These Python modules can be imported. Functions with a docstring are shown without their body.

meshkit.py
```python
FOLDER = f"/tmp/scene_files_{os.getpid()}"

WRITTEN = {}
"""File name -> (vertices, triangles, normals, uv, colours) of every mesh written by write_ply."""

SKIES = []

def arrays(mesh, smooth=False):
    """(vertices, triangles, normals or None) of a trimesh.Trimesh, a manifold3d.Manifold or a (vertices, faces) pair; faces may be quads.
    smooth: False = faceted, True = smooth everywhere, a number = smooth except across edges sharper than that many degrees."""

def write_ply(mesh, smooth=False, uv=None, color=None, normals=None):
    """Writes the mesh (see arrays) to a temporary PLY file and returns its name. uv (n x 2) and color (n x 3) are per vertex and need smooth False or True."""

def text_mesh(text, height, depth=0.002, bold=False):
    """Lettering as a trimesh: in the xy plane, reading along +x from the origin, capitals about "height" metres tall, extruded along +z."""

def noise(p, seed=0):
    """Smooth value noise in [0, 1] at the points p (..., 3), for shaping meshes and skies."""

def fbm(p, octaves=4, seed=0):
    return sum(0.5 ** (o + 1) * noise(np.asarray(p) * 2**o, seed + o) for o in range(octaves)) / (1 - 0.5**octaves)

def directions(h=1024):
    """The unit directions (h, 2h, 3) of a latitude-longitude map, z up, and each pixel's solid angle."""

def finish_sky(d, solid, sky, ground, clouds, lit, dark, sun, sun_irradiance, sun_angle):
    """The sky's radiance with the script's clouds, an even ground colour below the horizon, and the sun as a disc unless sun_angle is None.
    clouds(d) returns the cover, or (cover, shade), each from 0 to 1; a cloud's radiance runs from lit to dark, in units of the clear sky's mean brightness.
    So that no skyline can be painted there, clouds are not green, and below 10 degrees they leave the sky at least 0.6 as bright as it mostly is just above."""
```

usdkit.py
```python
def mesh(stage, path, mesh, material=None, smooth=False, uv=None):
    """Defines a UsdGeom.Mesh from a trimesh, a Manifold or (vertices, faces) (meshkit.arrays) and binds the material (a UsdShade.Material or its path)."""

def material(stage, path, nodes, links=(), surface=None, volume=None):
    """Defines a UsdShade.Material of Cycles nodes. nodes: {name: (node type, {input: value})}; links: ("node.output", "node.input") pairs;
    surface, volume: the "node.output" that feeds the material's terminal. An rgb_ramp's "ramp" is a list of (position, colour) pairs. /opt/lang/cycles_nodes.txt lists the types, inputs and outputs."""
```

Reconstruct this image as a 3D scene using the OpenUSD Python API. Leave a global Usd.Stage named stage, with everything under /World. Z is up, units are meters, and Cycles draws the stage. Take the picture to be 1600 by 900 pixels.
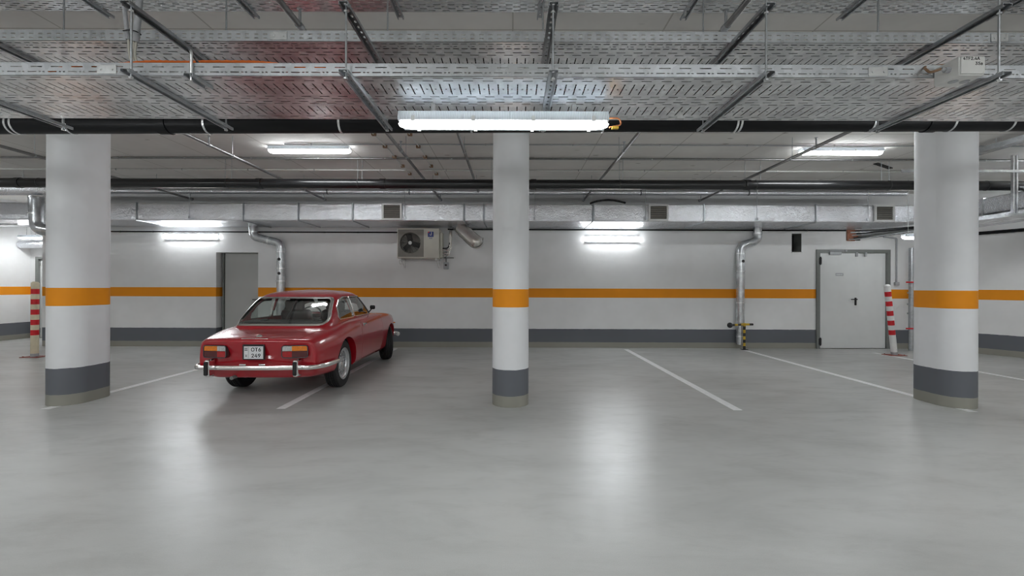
import math, random
import numpy as np
import trimesh, manifold3d
from manifold3d import Manifold
from shapely.geometry import Polygon, box as sbox, Point
from shapely.ops import unary_union
from shapely import affinity
from scipy.interpolate import PchipInterpolator
import usdkit, meshkit
from pxr import Usd, UsdGeom, UsdShade, UsdLux, Sdf, Gf

random.seed(7); np.random.seed(7)
stage = Usd.Stage.CreateInMemory()
UsdGeom.SetStageUpAxis(stage, 'Z'); UsdGeom.SetStageMetersPerUnit(stage, 1.0)
UsdGeom.Xform.Define(stage, '/World')
PI = math.pi

# ------------------------------------------------------------------ camera, exposure, lamp strength
F = 705.0; HC = 1.36; ROLL = 0.18; HORIZON = 449.0
cam = UsdGeom.Camera.Define(stage, '/World/camera')
cam.CreateHorizontalApertureAttr(36.0)
cam.CreateFocalLengthAttr(F / 1600 * 36.0)
cam.CreateVerticalApertureOffsetAttr(-(450 - HORIZON) / 1600 * 36.0)
cam.CreateClippingRangeAttr((0.05, 200.0))
cam.CreateFStopAttr(0.0)
cam.AddTranslateOp().Set((0, 0, HC)); cam.AddRotateXYZOp().Set((90, 0, 0)); cam.AddRotateZOp(opSuffix='roll').Set(ROLL)
cam.CreateExposureAttr(1.92)
LAMP = 9.5            # emission of every lamp diffuser
LAMPC = (0.95, 0.985, 1.0)

def at(px, py, Y):
    "world point of a pixel of the photograph at depth Y"
    a = math.radians(ROLL); u, v = px - 800, py - HORIZON
    u, v = u * math.cos(a) + v * math.sin(a), -u * math.sin(a) + v * math.cos(a)
    return np.array([u / F * Y, Y, HC - v / F * Y])

# ------------------------------------------------------------------ materials
M = {}
def mat(name, nodes, links, surface='p.BSDF'):
    M[name] = usdkit.material(stage, '/World/Looks/' + name, nodes, links, surface=surface)
def plain(name, color, rough=0.5, metal=0.0, coat=0.0, spec=0.5, var=0.0, scale=12, bump=0.0, bscale=60, bdist=0.002):
    n = {'p': ('principled_bsdf', {'base_color': color, 'roughness': rough, 'metallic': metal, 'coat_weight': coat, 'coat_roughness': 0.04, 'specular_ior_level': spec})}
    l = []
    if var or bump:
        n['g'] = ('geometry', {})
    if var:
        n['n'] = ('noise_texture', {'scale': scale, 'detail': 5, 'roughness': 0.6})
        c = np.array(color)
        n['r'] = ('rgb_ramp', {'ramp': [(0.3, tuple(c * (1 - var))), (0.7, tuple(np.minimum(c * (1 + var), 1)))]})
        l += [('g.position', 'n.vector'), ('n.fac', 'r.fac'), ('r.color', 'p.base_color')]
    if bump:
        n['bn'] = ('noise_texture', {'scale': bscale, 'detail': 4})
        n['b'] = ('bump', {'strength': bump, 'distance': bdist})
        l += [('g.position', 'bn.vector'), ('bn.fac', 'b.height'), ('b.normal', 'p.normal')]
    mat(name, n, l)

def banded(name, base_col):
    "painted wall: orange stripe, grey skirting band and bare kerb by height"
    n = {'g': ('geometry', {}), 's': ('separate_xyz', {}), 'e': ('noise_texture', {'scale': 9, 'detail': 4}),
         'em': ('math', {'math_type': 'multiply_add', 'value2': 0.012, 'value3': -0.006}), 'za': ('math', {'math_type': 'add'}),
         'zm': ('math', {'math_type': 'divide', 'value2': 4.0}),
         'ramp': ('rgb_ramp', {'interpolate': False, 'ramp': [(0, (.33, .325, .28)), (.122 / 4, (.155, .165, .185)), (.408 / 4, base_col), (1, base_col)]}),
         'o1': ('math', {'math_type': 'compare', 'value2': 1.2355, 'value3': 0.103}),
         'mo': ('mix', {'color2': (.93, .33, .012)}),
         'n': ('noise_texture', {'scale': 1.6, 'detail': 6, 'roughness': 0.65}),
         'nr': ('rgb_ramp', {'ramp': [(0.3, (.93, .93, .925)), (0.65, (1, 1, 1))]}),
         'mm': ('mix', {'mix_type': 'multiply', 'fac': 1.0}),
         'bn': ('noise_texture', {'scale': 45, 'detail': 5}), 'v': ('voronoi_texture', {'scale': 16}), 
         'vr': ('map_range', {'from_min': 0.0, 'from_max': 0.13, 'to_min': 0.0, 'to_max': 1.0, 'clamp': True}),
         'ba': ('math', {'math_type': 'multiply_add', 'value2': 0.6}),
         'b': ('bump', {'strength': 0.35, 'distance': 0.003}),
         'p': ('principled_bsdf', {'roughness': 0.62, 'specular_ior_level': 0.3})}
    l = [('g.position', 's.vector'), ('g.position', 'e.vector'), ('e.fac', 'em.value1'), ('s.z', 'za.value1'), ('em.value', 'za.value2'),
         ('za.value', 'zm.value1'), ('zm.value', 'ramp.fac'), ('s.z', 'o1.value1'), ('o1.value', 'mo.fac'), ('ramp.color', 'mo.color1'),
         ('g.position', 'n.vector'), ('n.fac', 'nr.fac'), ('mo.color', 'mm.color1'), ('nr.color', 'mm.color2'), ('mm.color', 'p.base_color'),
         ('g.position', 'bn.vector'), ('g.position', 'v.vector'), ('v.distance', 'vr.value'), ('bn.fac', 'ba.value1'), ('vr.result', 'ba.value3'),
         ('ba.value', 'b.height'), ('b.normal', 'p.normal')]
    mat(name, n, l)
banded('wall_paint', (.88, .88, .88))
banded('column_paint', (.87, .88, .90))

# floor: light grey sealed concrete with worn patches
mat('floor_epoxy', {
    'g': ('geometry', {}), 'mp': ('mapping', {'scale': (0.55, 1.3, 1)}),
    'n1': ('noise_texture', {'scale': 0.9, 'detail': 7, 'roughness': 0.62, 'distortion': 0.6}),
    'n2': ('noise_texture', {'scale': 3.2, 'detail': 8, 'roughness': 0.72, 'distortion': 0.3}),
    'n3': ('noise_texture', {'scale': 160, 'detail': 2}),
    'r1': ('rgb_ramp', {'ramp': [(0.28, (.44, .445, .43)), (0.5, (.535, .54, .525)), (0.72, (.59, .595, .58))]}),
    'r2': ('rgb_ramp', {'ramp': [(0.28, (.93, .93, .925)), (0.5, (1, 1, 1)), (0.75, (1.0, 1.0, 1.0))]}),
    'r3': ('rgb_ramp', {'ramp': [(0.25, (.93, .93, .93)), (0.7, (1, 1, 1))]}),
    'm1': ('mix', {'mix_type': 'multiply', 'fac': 0.9}), 'm2': ('mix', {'mix_type': 'multiply', 'fac': 1.0}),
    'rr': ('map_range', {'from_min': 0.3, 'from_max': 0.7, 'to_min': 0.30, 'to_max': 0.38}),
    'b': ('bump', {'strength': 0.16, 'distance': 0.0015}),
    'p': ('principled_bsdf', {'specular_ior_level': 0.55})},
    [('g.position', 'mp.vector'), ('mp.vector', 'n1.vector'), ('mp.vector', 'n2.vector'), ('g.position', 'n3.vector'), ('n1.fac', 'r1.fac'), ('n2.fac', 'r2.fac'),
     ('n3.fac', 'r3.fac'), ('r1.color', 'm1.color1'), ('r2.color', 'm1.color2'), ('m1.color', 'm2.color1'), ('r3.color', 'm2.color2'), ('m2.color', 'p.base_color'),
     ('n2.fac', 'rr.value'), ('rr.result', 'p.roughness'), ('n3.fac', 'b.height'), ('b.normal', 'p.normal')])
# ceiling: board-marked concrete with thin joints and spots
mat('ceiling_concrete', {
    'g': ('geometry', {}), 'n1': ('noise_texture', {'scale': 1.1, 'detail': 7, 'roughness': 0.65}),
    'r1': ('rgb_ramp', {'ramp': [(0.3, (.74, .72, .69)), (0.7, (.87, .85, .82))]}),
    'br': ('brick_texture', {'offset': 0.0, 'color1': (1, 1, 1), 'color2': (.955, .955, .955), 'mortar': (.66, .65, .63), 'scale': 1.0, 'mortar_size': 0.007, 'brick_width': 1.25, 'row_height': 1.25}),
    'mp': ('mapping', {'scale': (1, 2.2, 1)}),
    'vo': ('voronoi_texture', {'scale': 1.5, 'randomness': 0.75}), 'vr': ('rgb_ramp', {'ramp': [(0.0, (.45, .43, .40)), (0.05, (.5, .48, .45)), (0.09, (1, 1, 1)), (1, (1, 1, 1))]}),
    'm1': ('mix', {'mix_type': 'multiply', 'fac': 1.0}), 'm2': ('mix', {'mix_type': 'multiply', 'fac': 0.8}),
    'bn': ('noise_texture', {'scale': 30, 'detail': 5}), 'b': ('bump', {'strength': 0.2, 'distance': 0.004}),
    'p': ('principled_bsdf', {'roughness': 0.75, 'specular_ior_level': 0.25})},
    [('g.position', 'n1.vector'), ('n1.fac', 'r1.fac'), ('g.position', 'br.vector'), ('g.position', 'mp.vector'), ('mp.vector', 'vo.vector'), ('vo.distance', 'vr.fac'),
     ('r1.color', 'm1.color1'), ('br.color', 'm1.color2'), ('m1.color', 'm2.color1'), ('vr.color', 'm2.color2'), ('m2.color', 'p.base_color'),
     ('g.position', 'bn.vector'), ('bn.fac', 'b.height'), ('b.normal', 'p.normal')])
# aluminium foil wrap, crinkled
mat('foil_wrap', {
    'g': ('geometry', {}), 'mp': ('mapping', {'scale': (1.6, 1.6, 1.0)}), 'n': ('noise_texture', {'scale': 10, 'detail': 8, 'roughness': 0.72, 'distortion': 1.6}), 'v': ('voronoi_texture', {'scale': 19, 'feature': 'distance_to_edge'}),
    'a': ('math', {'math_type': 'multiply_add', 'value2': 0.45}),
    'b': ('bump', {'strength': 1.0, 'distance': 0.014}),
    'p': ('principled_bsdf', {'base_color': (.84, .86, .90), 'metallic': 1.0, 'roughness': 0.12})},
    [('g.position', 'mp.vector'), ('mp.vector', 'n.vector'), ('mp.vector', 'v.vector'), ('v.distance', 'a.value1'), ('n.fac', 'a.value3'), ('a.value', 'b.height'), ('b.normal', 'p.normal')])
def galv(name, color, rough, var=0.15, scale=25):
    mat(name, {'g': ('geometry', {}), 'v': ('voronoi_texture', {'scale': scale}), 'n': ('noise_texture', {'scale': 4, 'detail': 4}),
               'm': ('mix', {'fac': 0.4}), 'r': ('rgb_ramp', {'ramp': [(0.25, tuple(np.array(color) * (1 - var))), (0.75, tuple(np.minimum(np.array(color) * (1 + var), 1)))]}),
               'rr': ('map_range', {'from_min': 0.2, 'from_max': 0.8, 'to_min': rough - 0.07, 'to_max': rough + 0.09}),
               'p': ('principled_bsdf', {'metallic': 0.9})},
        [('g.position', 'v.vector'), ('g.position', 'n.vector'), ('n.fac', 'm.color1'), ('v.color', 'm.color2'), ('m.color', 'r.fac'), ('r.color', 'p.base_color'),
         ('n.fac', 'rr.value'), ('rr.result', 'p.roughness')])
galv('galvanised', (.84, .86, .88), 0.24)
galv('galvanised_shaded', (.50, .52, .54), 0.40)  # tray steel again, shade of the upright flanges painted into its colour
galv('galvanised_duct', (.60, .62, .64), 0.24, scale=14)
galv('strut_steel', (.46, .48, .50), 0.40)
galv('sprinkler_steel', (.30, .30, .30), 0.42)
plain('black_plastic_pipe', (.006, .0065, .008), 0.42, spec=.25, var=.15, scale=5)
plain('glossy_black_pipe', (.007, .0075, .009), 0.27, spec=.7, var=.15, scale=5)
plain('black_plastic', (.02, .02, .022), 0.45)
plain('black_rubber', (.016, .016, .017), 0.62, bump=.3, bscale=150)
plain('white_plastic', (.72, .72, .70), 0.4, var=.04)
plain('grey_plastic', (.42, .43, .45), 0.42, var=.06)
plain('cream_metal', (.60, .58, .51), 0.42, var=.05, scale=3)
plain('grille_dark', (.055, .053, .05), 0.5)
plain('louvre_grey', (.24, .225, .20), 0.5, var=.08)
plain('white_paint', (.74, .74, .73), 0.42, var=.03, scale=3)
plain('door_grey', (.47, .475, .46), 0.45, var=.03, scale=3)
plain('door_white', (.74, .755, .75), 0.36, var=.03, scale=3)
plain('frame_grey', (.20, .21, .20), 0.45, var=.05)
plain('line_paint', (.93, .94, .95), 0.5, var=.10, scale=18)
plain('orange_plastic', (.75, .16, .02), 0.45)
plain('copper_wire', (.62, .22, .08), 0.4)
plain('yellow_paint', (.62, .40, .03), 0.45, var=.12)
plain('black_paint', (.02, .02, .022), 0.4)
plain('cream_white', (.74, .66, .48), 0.45, var=.06)
plain('post_white', (.82, .82, .81), 0.4, var=.03)
plain('post_red', (.66, .012, .022), 0.4, var=.05)
plain('red_brown', (.30, .09, .07), 0.6, var=.1)
plain('cable_brown', (.10, .028, .02), 0.5)
plain('dark_recess', (.02, .02, .02), 0.8)
plain('mortar_red', (.32, .14, .09), 0.9, var=.3, scale=30, bump=.6, bscale=40)
plain('blue_label', (.012, .035, .22), 0.4)
plain('pipe_cover', (.72, .70, .66), 0.26, metal=.85, var=.08)
plain('car_red', (.42, .0034, .014), 0.30, coat=1.0, spec=0.5)
plain('car_dark', (.012, .012, .013), 0.55)
plain('seat_black', (.009, .009, .010), 0.55, bump=.25, bscale=90)
plain('chrome', (.86, .86, .86), 0.09, metal=1.0)
plain('bumper_chrome', (.88, .86, .84), 0.2, metal=1.0)
plain('alloy', (.66, .67, .69), 0.3, metal=.9)
plain('lens_amber', (.80, .22, .01), 0.14, coat=.6, var=.15, scale=60)
plain('lens_red', (.42, .008, .012), 0.14, coat=.6, var=.2, scale=60)
plain('lens_dark_red', (.09, .006, .008), 0.14, coat=.6)
plain('lens_clear', (.55, .56, .55), 0.12, coat=.6, var=.25, scale=50)
plain('plate_white', (.78, .79, .80), 0.4)
plain('ink', (.015, .015, .018), 0.5)
plain('tape_dark', (.10, .10, .11), 0.4, metal=.5)
plain('clip_brown', (.28, .17, .10), 0.5)
mat('car_glass', {'lw': ('layer_weight', {'blend': 0.5}), 'pw': ('math', {'math_type': 'power', 'value2': 3.5}), 'f': ('math', {'math_type': 'multiply_add', 'value2': 0.75, 'value3': 0.045}), 't': ('transparent_bsdf', {'color': (.93, .96, .95)}), 'g': ('glossy_bsdf', {'color': (1, 1, 1), 'roughness': 0.02}), 'm': ('mix_closure', {})},
    [('lw.facing', 'pw.value1'), ('pw.value', 'f.value1'), ('f.value', 'm.fac'), ('t.BSDF', 'm.closure1'), ('g.BSDF', 'm.closure2')], surface='m.closure')
mat('lamp_lens', {'e': ('emission', {'color': LAMPC, 'strength': LAMP})}, [], surface='e.emission')
# ribbed translucent lamp housing
mat('lamp_housing', {'g': ('geometry', {}), 'w': ('wave_texture', {'bands_direction': 'x', 'scale': 32, 'profile': 'sine'}), 'r': ('rgb_ramp', {'ramp': [(0, (.55, .57, .59)), (1, (.72, .74, .76))]}),
     'b': ('bump', {'strength': 0.5, 'distance': 0.003}), 'p': ('principled_bsdf', {'roughness': 0.35}), 't': ('translucent_bsdf', {'color': (.7, .73, .76)}), 'm': ('mix_closure', {'fac': 0.17})},
    [('g.position', 'w.vector'), ('w.fac', 'r.fac'), ('r.color', 'p.base_color'), ('w.fac', 'b.height'), ('b.normal', 'p.normal'), ('p.BSDF', 'm.closure1'), ('t.BSDF', 'm.closure2')], surface='m.closure')

# ------------------------------------------------------------------ object helpers
USED = {}
def numbered(parent, name):
    k = USED.get((parent, name), -1) + 1
    USED[(parent, name)] = k
    return name if k == 0 else f'{name}_{k:03d}'
def tag(prim, label=None, cat=None, group=None, kind=None):
    for k, v in (('label', label), ('category', cat), ('group', group), ('kind', kind)):
        if v: prim.SetCustomDataByKey(k, v)
    return prim
LOC = {}
def thing(name, label, cat, loc=(0, 0, 0), group=None, rz=0.0, local=False, kind=None):
    path = '/World/' + numbered('/World', name)
    x = UsdGeom.Xform.Define(stage, path)
    x.AddTranslateOp().Set(Gf.Vec3d(*map(float, loc)))
    if rz: x.AddRotateZOp().Set(float(rz))
    LOC[path] = np.zeros(3) if local else np.array(loc, float)
    return tag(x.GetPrim(), label, cat, group, kind)
def tri(m):
    if hasattr(m, 'to_mesh'):
        k = m.to_mesh(); m = trimesh.Trimesh(np.array(k.vert_properties[:, :3]), np.array(k.tri_verts), process=False)
    return m
def obj(name, mesh, material, parent=None, smooth=30, label=None, kind=None):
    "one Mesh prim; meshes are given in world space (or in the thing's own space when the thing is local)"
    if isinstance(mesh, (list, tuple)): mesh = trimesh.util.concatenate([tri(m) for m in mesh])
    mesh = tri(mesh)
    if parent is None: ppath, off = '/World', np.zeros(3)
    else:
        ppath = str(parent.GetPath()); off = LOC[ppath]
    path = ppath + '/' + numbered(ppath, name)
    LOC[path] = off
    m2 = trimesh.Trimesh(np.asarray(mesh.vertices) - off, mesh.faces, process=False)
    u = usdkit.mesh(stage, path, m2, M[material], smooth=smooth)
    return tag(u.GetPrim(), label, None, None, kind)
def single(name, mesh, material, label, cat, group=None, smooth=30):
    return tag(obj(name, mesh, material, None, smooth), label, cat, group)
def struct(name, mesh, material, smooth=30):
    return tag(obj(name, mesh, material, None, smooth), kind='structure')
def struct_x(name, loc=(0, 0, 0)):
    return thing(name, None, None, loc, kind='structure')

def box(x0, x1, y0, y1, z0, z1):
    b = trimesh.creation.box([abs(x1 - x0), abs(y1 - y0), abs(z1 - z0)]); b.apply_translation([(x0 + x1) / 2, (y0 + y1) / 2, (z0 + z1) / 2]); return b
def rbox(x0, x1, y0, y1, z0, z1, r=0.01, seg=8):
    "box with rounded edges"
    r = min(r, abs(x1 - x0) / 2.01, abs(y1 - y0) / 2.01, abs(z1 - z0) / 2.01)
    s = Manifold.sphere(r, seg)
    return Manifold.batch_hull([s.translate([x, y, z]) for x in (x0 + r, x1 - r) for y in (y0 + r, y1 - r) for z in (z0 + r, z1 - r)])
def tube(pts, r, n=10, cap=True):
    pts = np.asarray(pts, float); t = np.gradient(pts, axis=0); t /= np.linalg.norm(t, axis=1)[:, None]
    up = np.array([0, 0, 1.0]) if abs(t[0][2]) < .9 else np.array([1.0, 0, 0])
    rings, u = [], None
    rr = np.broadcast_to(r, len(pts))
    for i, p in enumerate(pts):
        u = np.cross(t[i], up) if u is None else u - t[i] * np.dot(u, t[i])
        u /= np.linalg.norm(u); w = np.cross(t[i], u)
        a = np.arange(n) / n * 2 * PI
        rings.append(p + rr[i] * (np.cos(a)[:, None] * u + np.sin(a)[:, None] * w))
    v = np.vstack(rings); f = []
    for i in range(len(pts) - 1):
        for k in range(n):
            a, b = i * n + k, i * n + (k + 1) % n
            f += [[a, b, b + n], [a, b + n, a + n]]
    if cap:
        v = np.vstack([v, pts[0], pts[-1]]); e = len(v)
        for k in range(n):
            f += [[e - 2, (k + 1) % n, k], [e - 1, (len(pts) - 1) * n + k, (len(pts) - 1) * n + (k + 1) % n]]
    m = trimesh.Trimesh(v, f, process=False)
    if m.volume < 0: m.invert()
    return m
def rod(p0, p1, r, n=10): return tube([p0, p1], r, n)
def bend(pts, rad=0.1, k=6):
    "polyline with its corners rounded"
    pts = [np.array(p, float) for p in pts]; out = [pts[0]]
    for a, b, c in zip(pts, pts[1:], pts[2:]):
        d1, d2 = a - b, c - b; l1, l2 = np.linalg.norm(d1), np.linalg.norm(d2); q = min(rad, l1 * .49, l2 * .49)
        s, e = b + d1 / l1 * q, b + d2 / l2 * q
        for t in np.linspace(0, 1, k + 1): out.append((1 - t) ** 2 * s + 2 * t * (1 - t) * b + t * t * e)
    return out + [pts[-1]]
def ring_x(x, y, z, r, w, th, n=20):
    "a band round a pipe that runs along x"
    pr = [(r - .002, -w / 2), (r + th, -w / 2), (r + th, w / 2), (r - .002, w / 2), (r - .002, -w / 2)]
    m = trimesh.creation.revolve(np.array(pr), sections=n); m.apply_transform(trimesh.transformations.rotation_matrix(PI / 2, [0, 1, 0])); m.apply_translation([x, y, z]); return m
def lathe(profile, n=32, axis='z', loc=(0, 0, 0)):
    m = trimesh.creation.revolve(np.array(profile, float), sections=n)
    if axis == 'x': m.apply_transform(trimesh.transformations.rotation_matrix(PI / 2, [0, 1, 0]))
    if axis == 'y': m.apply_transform(trimesh.transformations.rotation_matrix(-PI / 2, [1, 0, 0]))
    m.apply_translation(loc); return m
def extr(poly, h):
    return trimesh.util.concatenate([trimesh.creation.extrude_polygon(g, h, engine='earcut') for g in getattr(poly, 'geoms', [poly])])
def xz_plate(poly, y0, y1):
    "polygon in x,z stood up between two depths"
    m = extr(poly, y1 - y0); v = m.vertices.copy()
    m = trimesh.Trimesh(np.c_[v[:, 0], y1 - v[:, 2], v[:, 1]], m.faces, process=False)
    if m.volume < 0: m.invert()
    return m
def yz_plate(poly, x0, x1):
    m = extr(poly, x1 - x0); v = m.vertices.copy()
    m = trimesh.Trimesh(np.c_[x0 + v[:, 2], v[:, 0], v[:, 1]], m.faces, process=False)
    if m.volume < 0: m.invert()
    return m
def M3(t):
    t = tri(t); return Manifold(manifold3d.Mesh(np.asarray(t.vertices, np.float32), np.asarray(t.faces, np.uint32)))
def crumpled(x0, x1, y0, y1, z0, z1, amp=.011):
    "box wrapped in foil: its faces are dented"
    m = tri(rbox(x0, x1, y0, y1, z0, z1, .022, 8).refine_to_length(.034)); v = np.asarray(m.vertices).copy()
    n = trimesh.Trimesh(v, m.faces, process=False).vertex_normals
    q = v * [1, 1, .75]
    d = (meshkit.fbm(q * 9, 3, 5) - .5) * 1.3 + (meshkit.fbm(q * [26, 26, 14], 2, 9) - .5) * .9
    face = np.where(n[:, 2] < -.7, .45, 1.0)
    v = v + n * (d * amp * face)[:, None]
    return trimesh.Trimesh(v, m.faces, process=False)
def rrect(x0, x1, y0, y1, r): return sbox(x0 + r, y0 + r, x1 - r, y1 - r).buffer(r, quad_segs=5)

# ------------------------------------------------------------------ the setting
YW = 10.2; ZC = 3.5
struct('floor', box(-17, 14, -9, 13, -.2, 0), 'floor_epoxy')
struct('ceiling', box(-17, 14, -9, 13, ZC, ZC + .25), 'ceiling_concrete')
D1 = (-6.69, -5.74, 2.13); D2 = (6.87, 8.53, 2.235)
VENT = (6.32, 6.54, 2.175, 2.595); HOLE = (7.56, 7.87, 2.44, 2.67)
pol = sbox(-10.62, 0, 9.45, ZC)
for a in (sbox(D1[0], -1, D1[1], D1[2]), sbox(D2[0], -1, D2[1], D2[2]), sbox(VENT[0], VENT[2], VENT[1], VENT[3]), sbox(HOLE[0], HOLE[2], HOLE[1], HOLE[3])):
    pol = pol.difference(a)
struct('wall_back', xz_plate(pol, YW, YW + .30), 'wall_paint')
struct('wall_passage', box(-10.62, -10.32, YW + .30, 13, 0, ZC), 'wall_paint')
struct('wall_left', box(-12.9, -12.6, -9, 13, 0, ZC), 'wall_paint')
ang = math.atan2(-.62, .29)
dx, dy = math.cos(ang), math.sin(ang); nx, ny = -dy, dx
p0 = np.array([9.40, 10.30]); p1 = p0 + 8.2 * np.array([dx, dy])
wr = Polygon([p0, p1, p1 + .3 * np.array([nx, ny]), p0 + .3 * np.array([nx, ny])])
m = extr(wr, ZC); struct('wall_right', m, 'wall_paint')
struct('wall_side', box(p1[0], p1[0] + .3, -9, p1[1] + .2, 0, ZC), 'wall_paint')
struct('wall_front', box(-12.9, 13.2, -8.3, -8, 0, ZC), 'wall_paint')
pol = sbox(-12.6, 0, -10.3, ZC).difference(sbox(-12.44, -1, -11.54, 2.12))
struct('wall_alcove', xz_plate(pol, 11.8, 12.05), 'wall_paint')
# walls behind the recessed doors and openings
struct('wall_recess', [box(D1[0] - .1, D1[1] + .1, YW + .301, YW + .34, 0, 2.3), box(D2[0] - .1, D2[1] + .1, YW + .301, YW + .34, 0, 2.4)], 'white_paint')

# door in the left recess: flat grey steel leaf, dark gap, lever handle
d = struct_x('door_1', (D1[0], YW + .2, 0))
obj('door_leaf', rbox(D1[0] + .10, D1[1] - .005, YW + .16, YW + .21, .01, 2.115, .004), 'door_grey', d)
obj('door_frame', [box(D1[0] + .055, D1[0] + .085, YW + .14, YW + .25, 0, 2.13), box(D1[0] + .055, D1[1], YW + .15, YW + .25, 2.118, 2.13)], 'frame_grey', d)
hz = at(401, 468, YW + .13)[2]
hd = obj('door_handle', [rod((D1[1] - .05, YW + .165, hz), (D1[1] - .05, YW + .10, hz), .011), tube(bend([(D1[1] - .05, YW + .105, hz), (D1[1] - .12, YW + .105, hz), (D1[1] - .19, YW + .11, hz)], .02), .010),
         rbox(D1[1] - .075, D1[1] - .025, YW + .15, YW + .165, hz - .11, hz + .05, .005)], 'black_plastic', d)
# double steel door on the right
d = struct_x('door_2', (D2[0], YW, 0))
fw = .075
fr = sbox(D2[0], 0, D2[1], D2[2]).difference(sbox(D2[0] + fw, -1, D2[1] - fw, D2[2] - fw))
obj('door_frame', xz_plate(fr, YW - .035, YW + .12), 'frame_grey', d)
xs = at(1341, 500, YW)[0]
lf = obj('door_leaf', rbox(D2[0] + fw + .004, xs, YW - .012, YW + .045, .012, D2[2] - fw - .004, .003), 'door_white', d)
obj('door_leaf', rbox(xs + .004, D2[1] - fw - .004, YW + .012, YW + .06, .012, D2[2] - fw - .004, .003), 'door_white', d)
for z in (1.98, .16):
    obj('hinge', [rod((D2[0] + fw, YW - .045, z - .09), (D2[0] + fw, YW - .045, z + .09), .016), box(D2[0] + fw - .03, D2[0] + fw + .03, YW - .04, YW - .012, z - .07, z + .07)], 'black_plastic', d)
hp = at(1336, 470, YW)
obj('door_handle', [rbox(hp[0] - .022, hp[0] + .022, YW - .022, YW - .010, hp[2] - .10, hp[2] + .07, .006), rod((hp[0], YW - .01, hp[2] + .035), (hp[0], YW - .065, hp[2] + .035), .012),
    tube(bend([(hp[0], YW - .06, hp[2] + .035), (hp[0] - .06, YW - .06, hp[2] + .035), (hp[0] - .13, YW - .058, hp[2] + .032)], .02), .011)], 'black_plastic', d)
cp = at(1303, 396, YW)
obj('door_closer', [rbox(cp[0] - .13, cp[0] + .13, YW - .065, YW - .012, cp[2] - .035, cp[2] + .03, .008), rbox(cp[0] - .14, cp[0] + .26, YW - .06, YW - .045, cp[2] + .045, cp[2] + .06, .003),
    box(cp[0] + .22, cp[0] + .26, YW - .06, YW - .03, cp[2] + .04, cp[2] + .075)], 'grey_plastic', d)
for px in (1337, 1351):
    q = at(px, 398, YW); obj('coordinator', rbox(q[0] - .022, q[0] + .022, YW - .05, YW - .010, q[2] - .045, q[2] + .05, .006), 'grey_plastic', d)
sp = at(1311, 429, YW)
sg = obj('sign_plate', rbox(sp[0] - .088, sp[0] + .088, YW - .016, YW - .012, sp[2] - .033, sp[2] + .033, .002), 'grey_plastic', d)
obj('sign_plate', [box(sp[0] - .07 + i * .028, sp[0] - .07 + i * .028 + .018, YW - .0172, YW - .016, sp[2] - .012, sp[2] + .014) for i in range(5)], 'door_white', d)
# door in the alcove on the far left
d = struct_x('door_3', (-12.44, 11.8, 0))
fr = sbox(-12.44, 0, -11.54, 2.12).difference(sbox(-12.38, -1, -11.60, 2.06))
obj('door_frame', xz_plate(fr, 11.77, 11.92), 'frame_grey', d)
obj('door_leaf', rbox(-12.375, -11.605, 11.83, 11.88, .012, 2.055, .004), 'door_white', d)
for z in (.2, 1.95): obj('hinge', rod((-12.37, 11.82, z - .06), (-12.37, 11.82, z + .06), .014), 'frame_grey', d)

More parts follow.
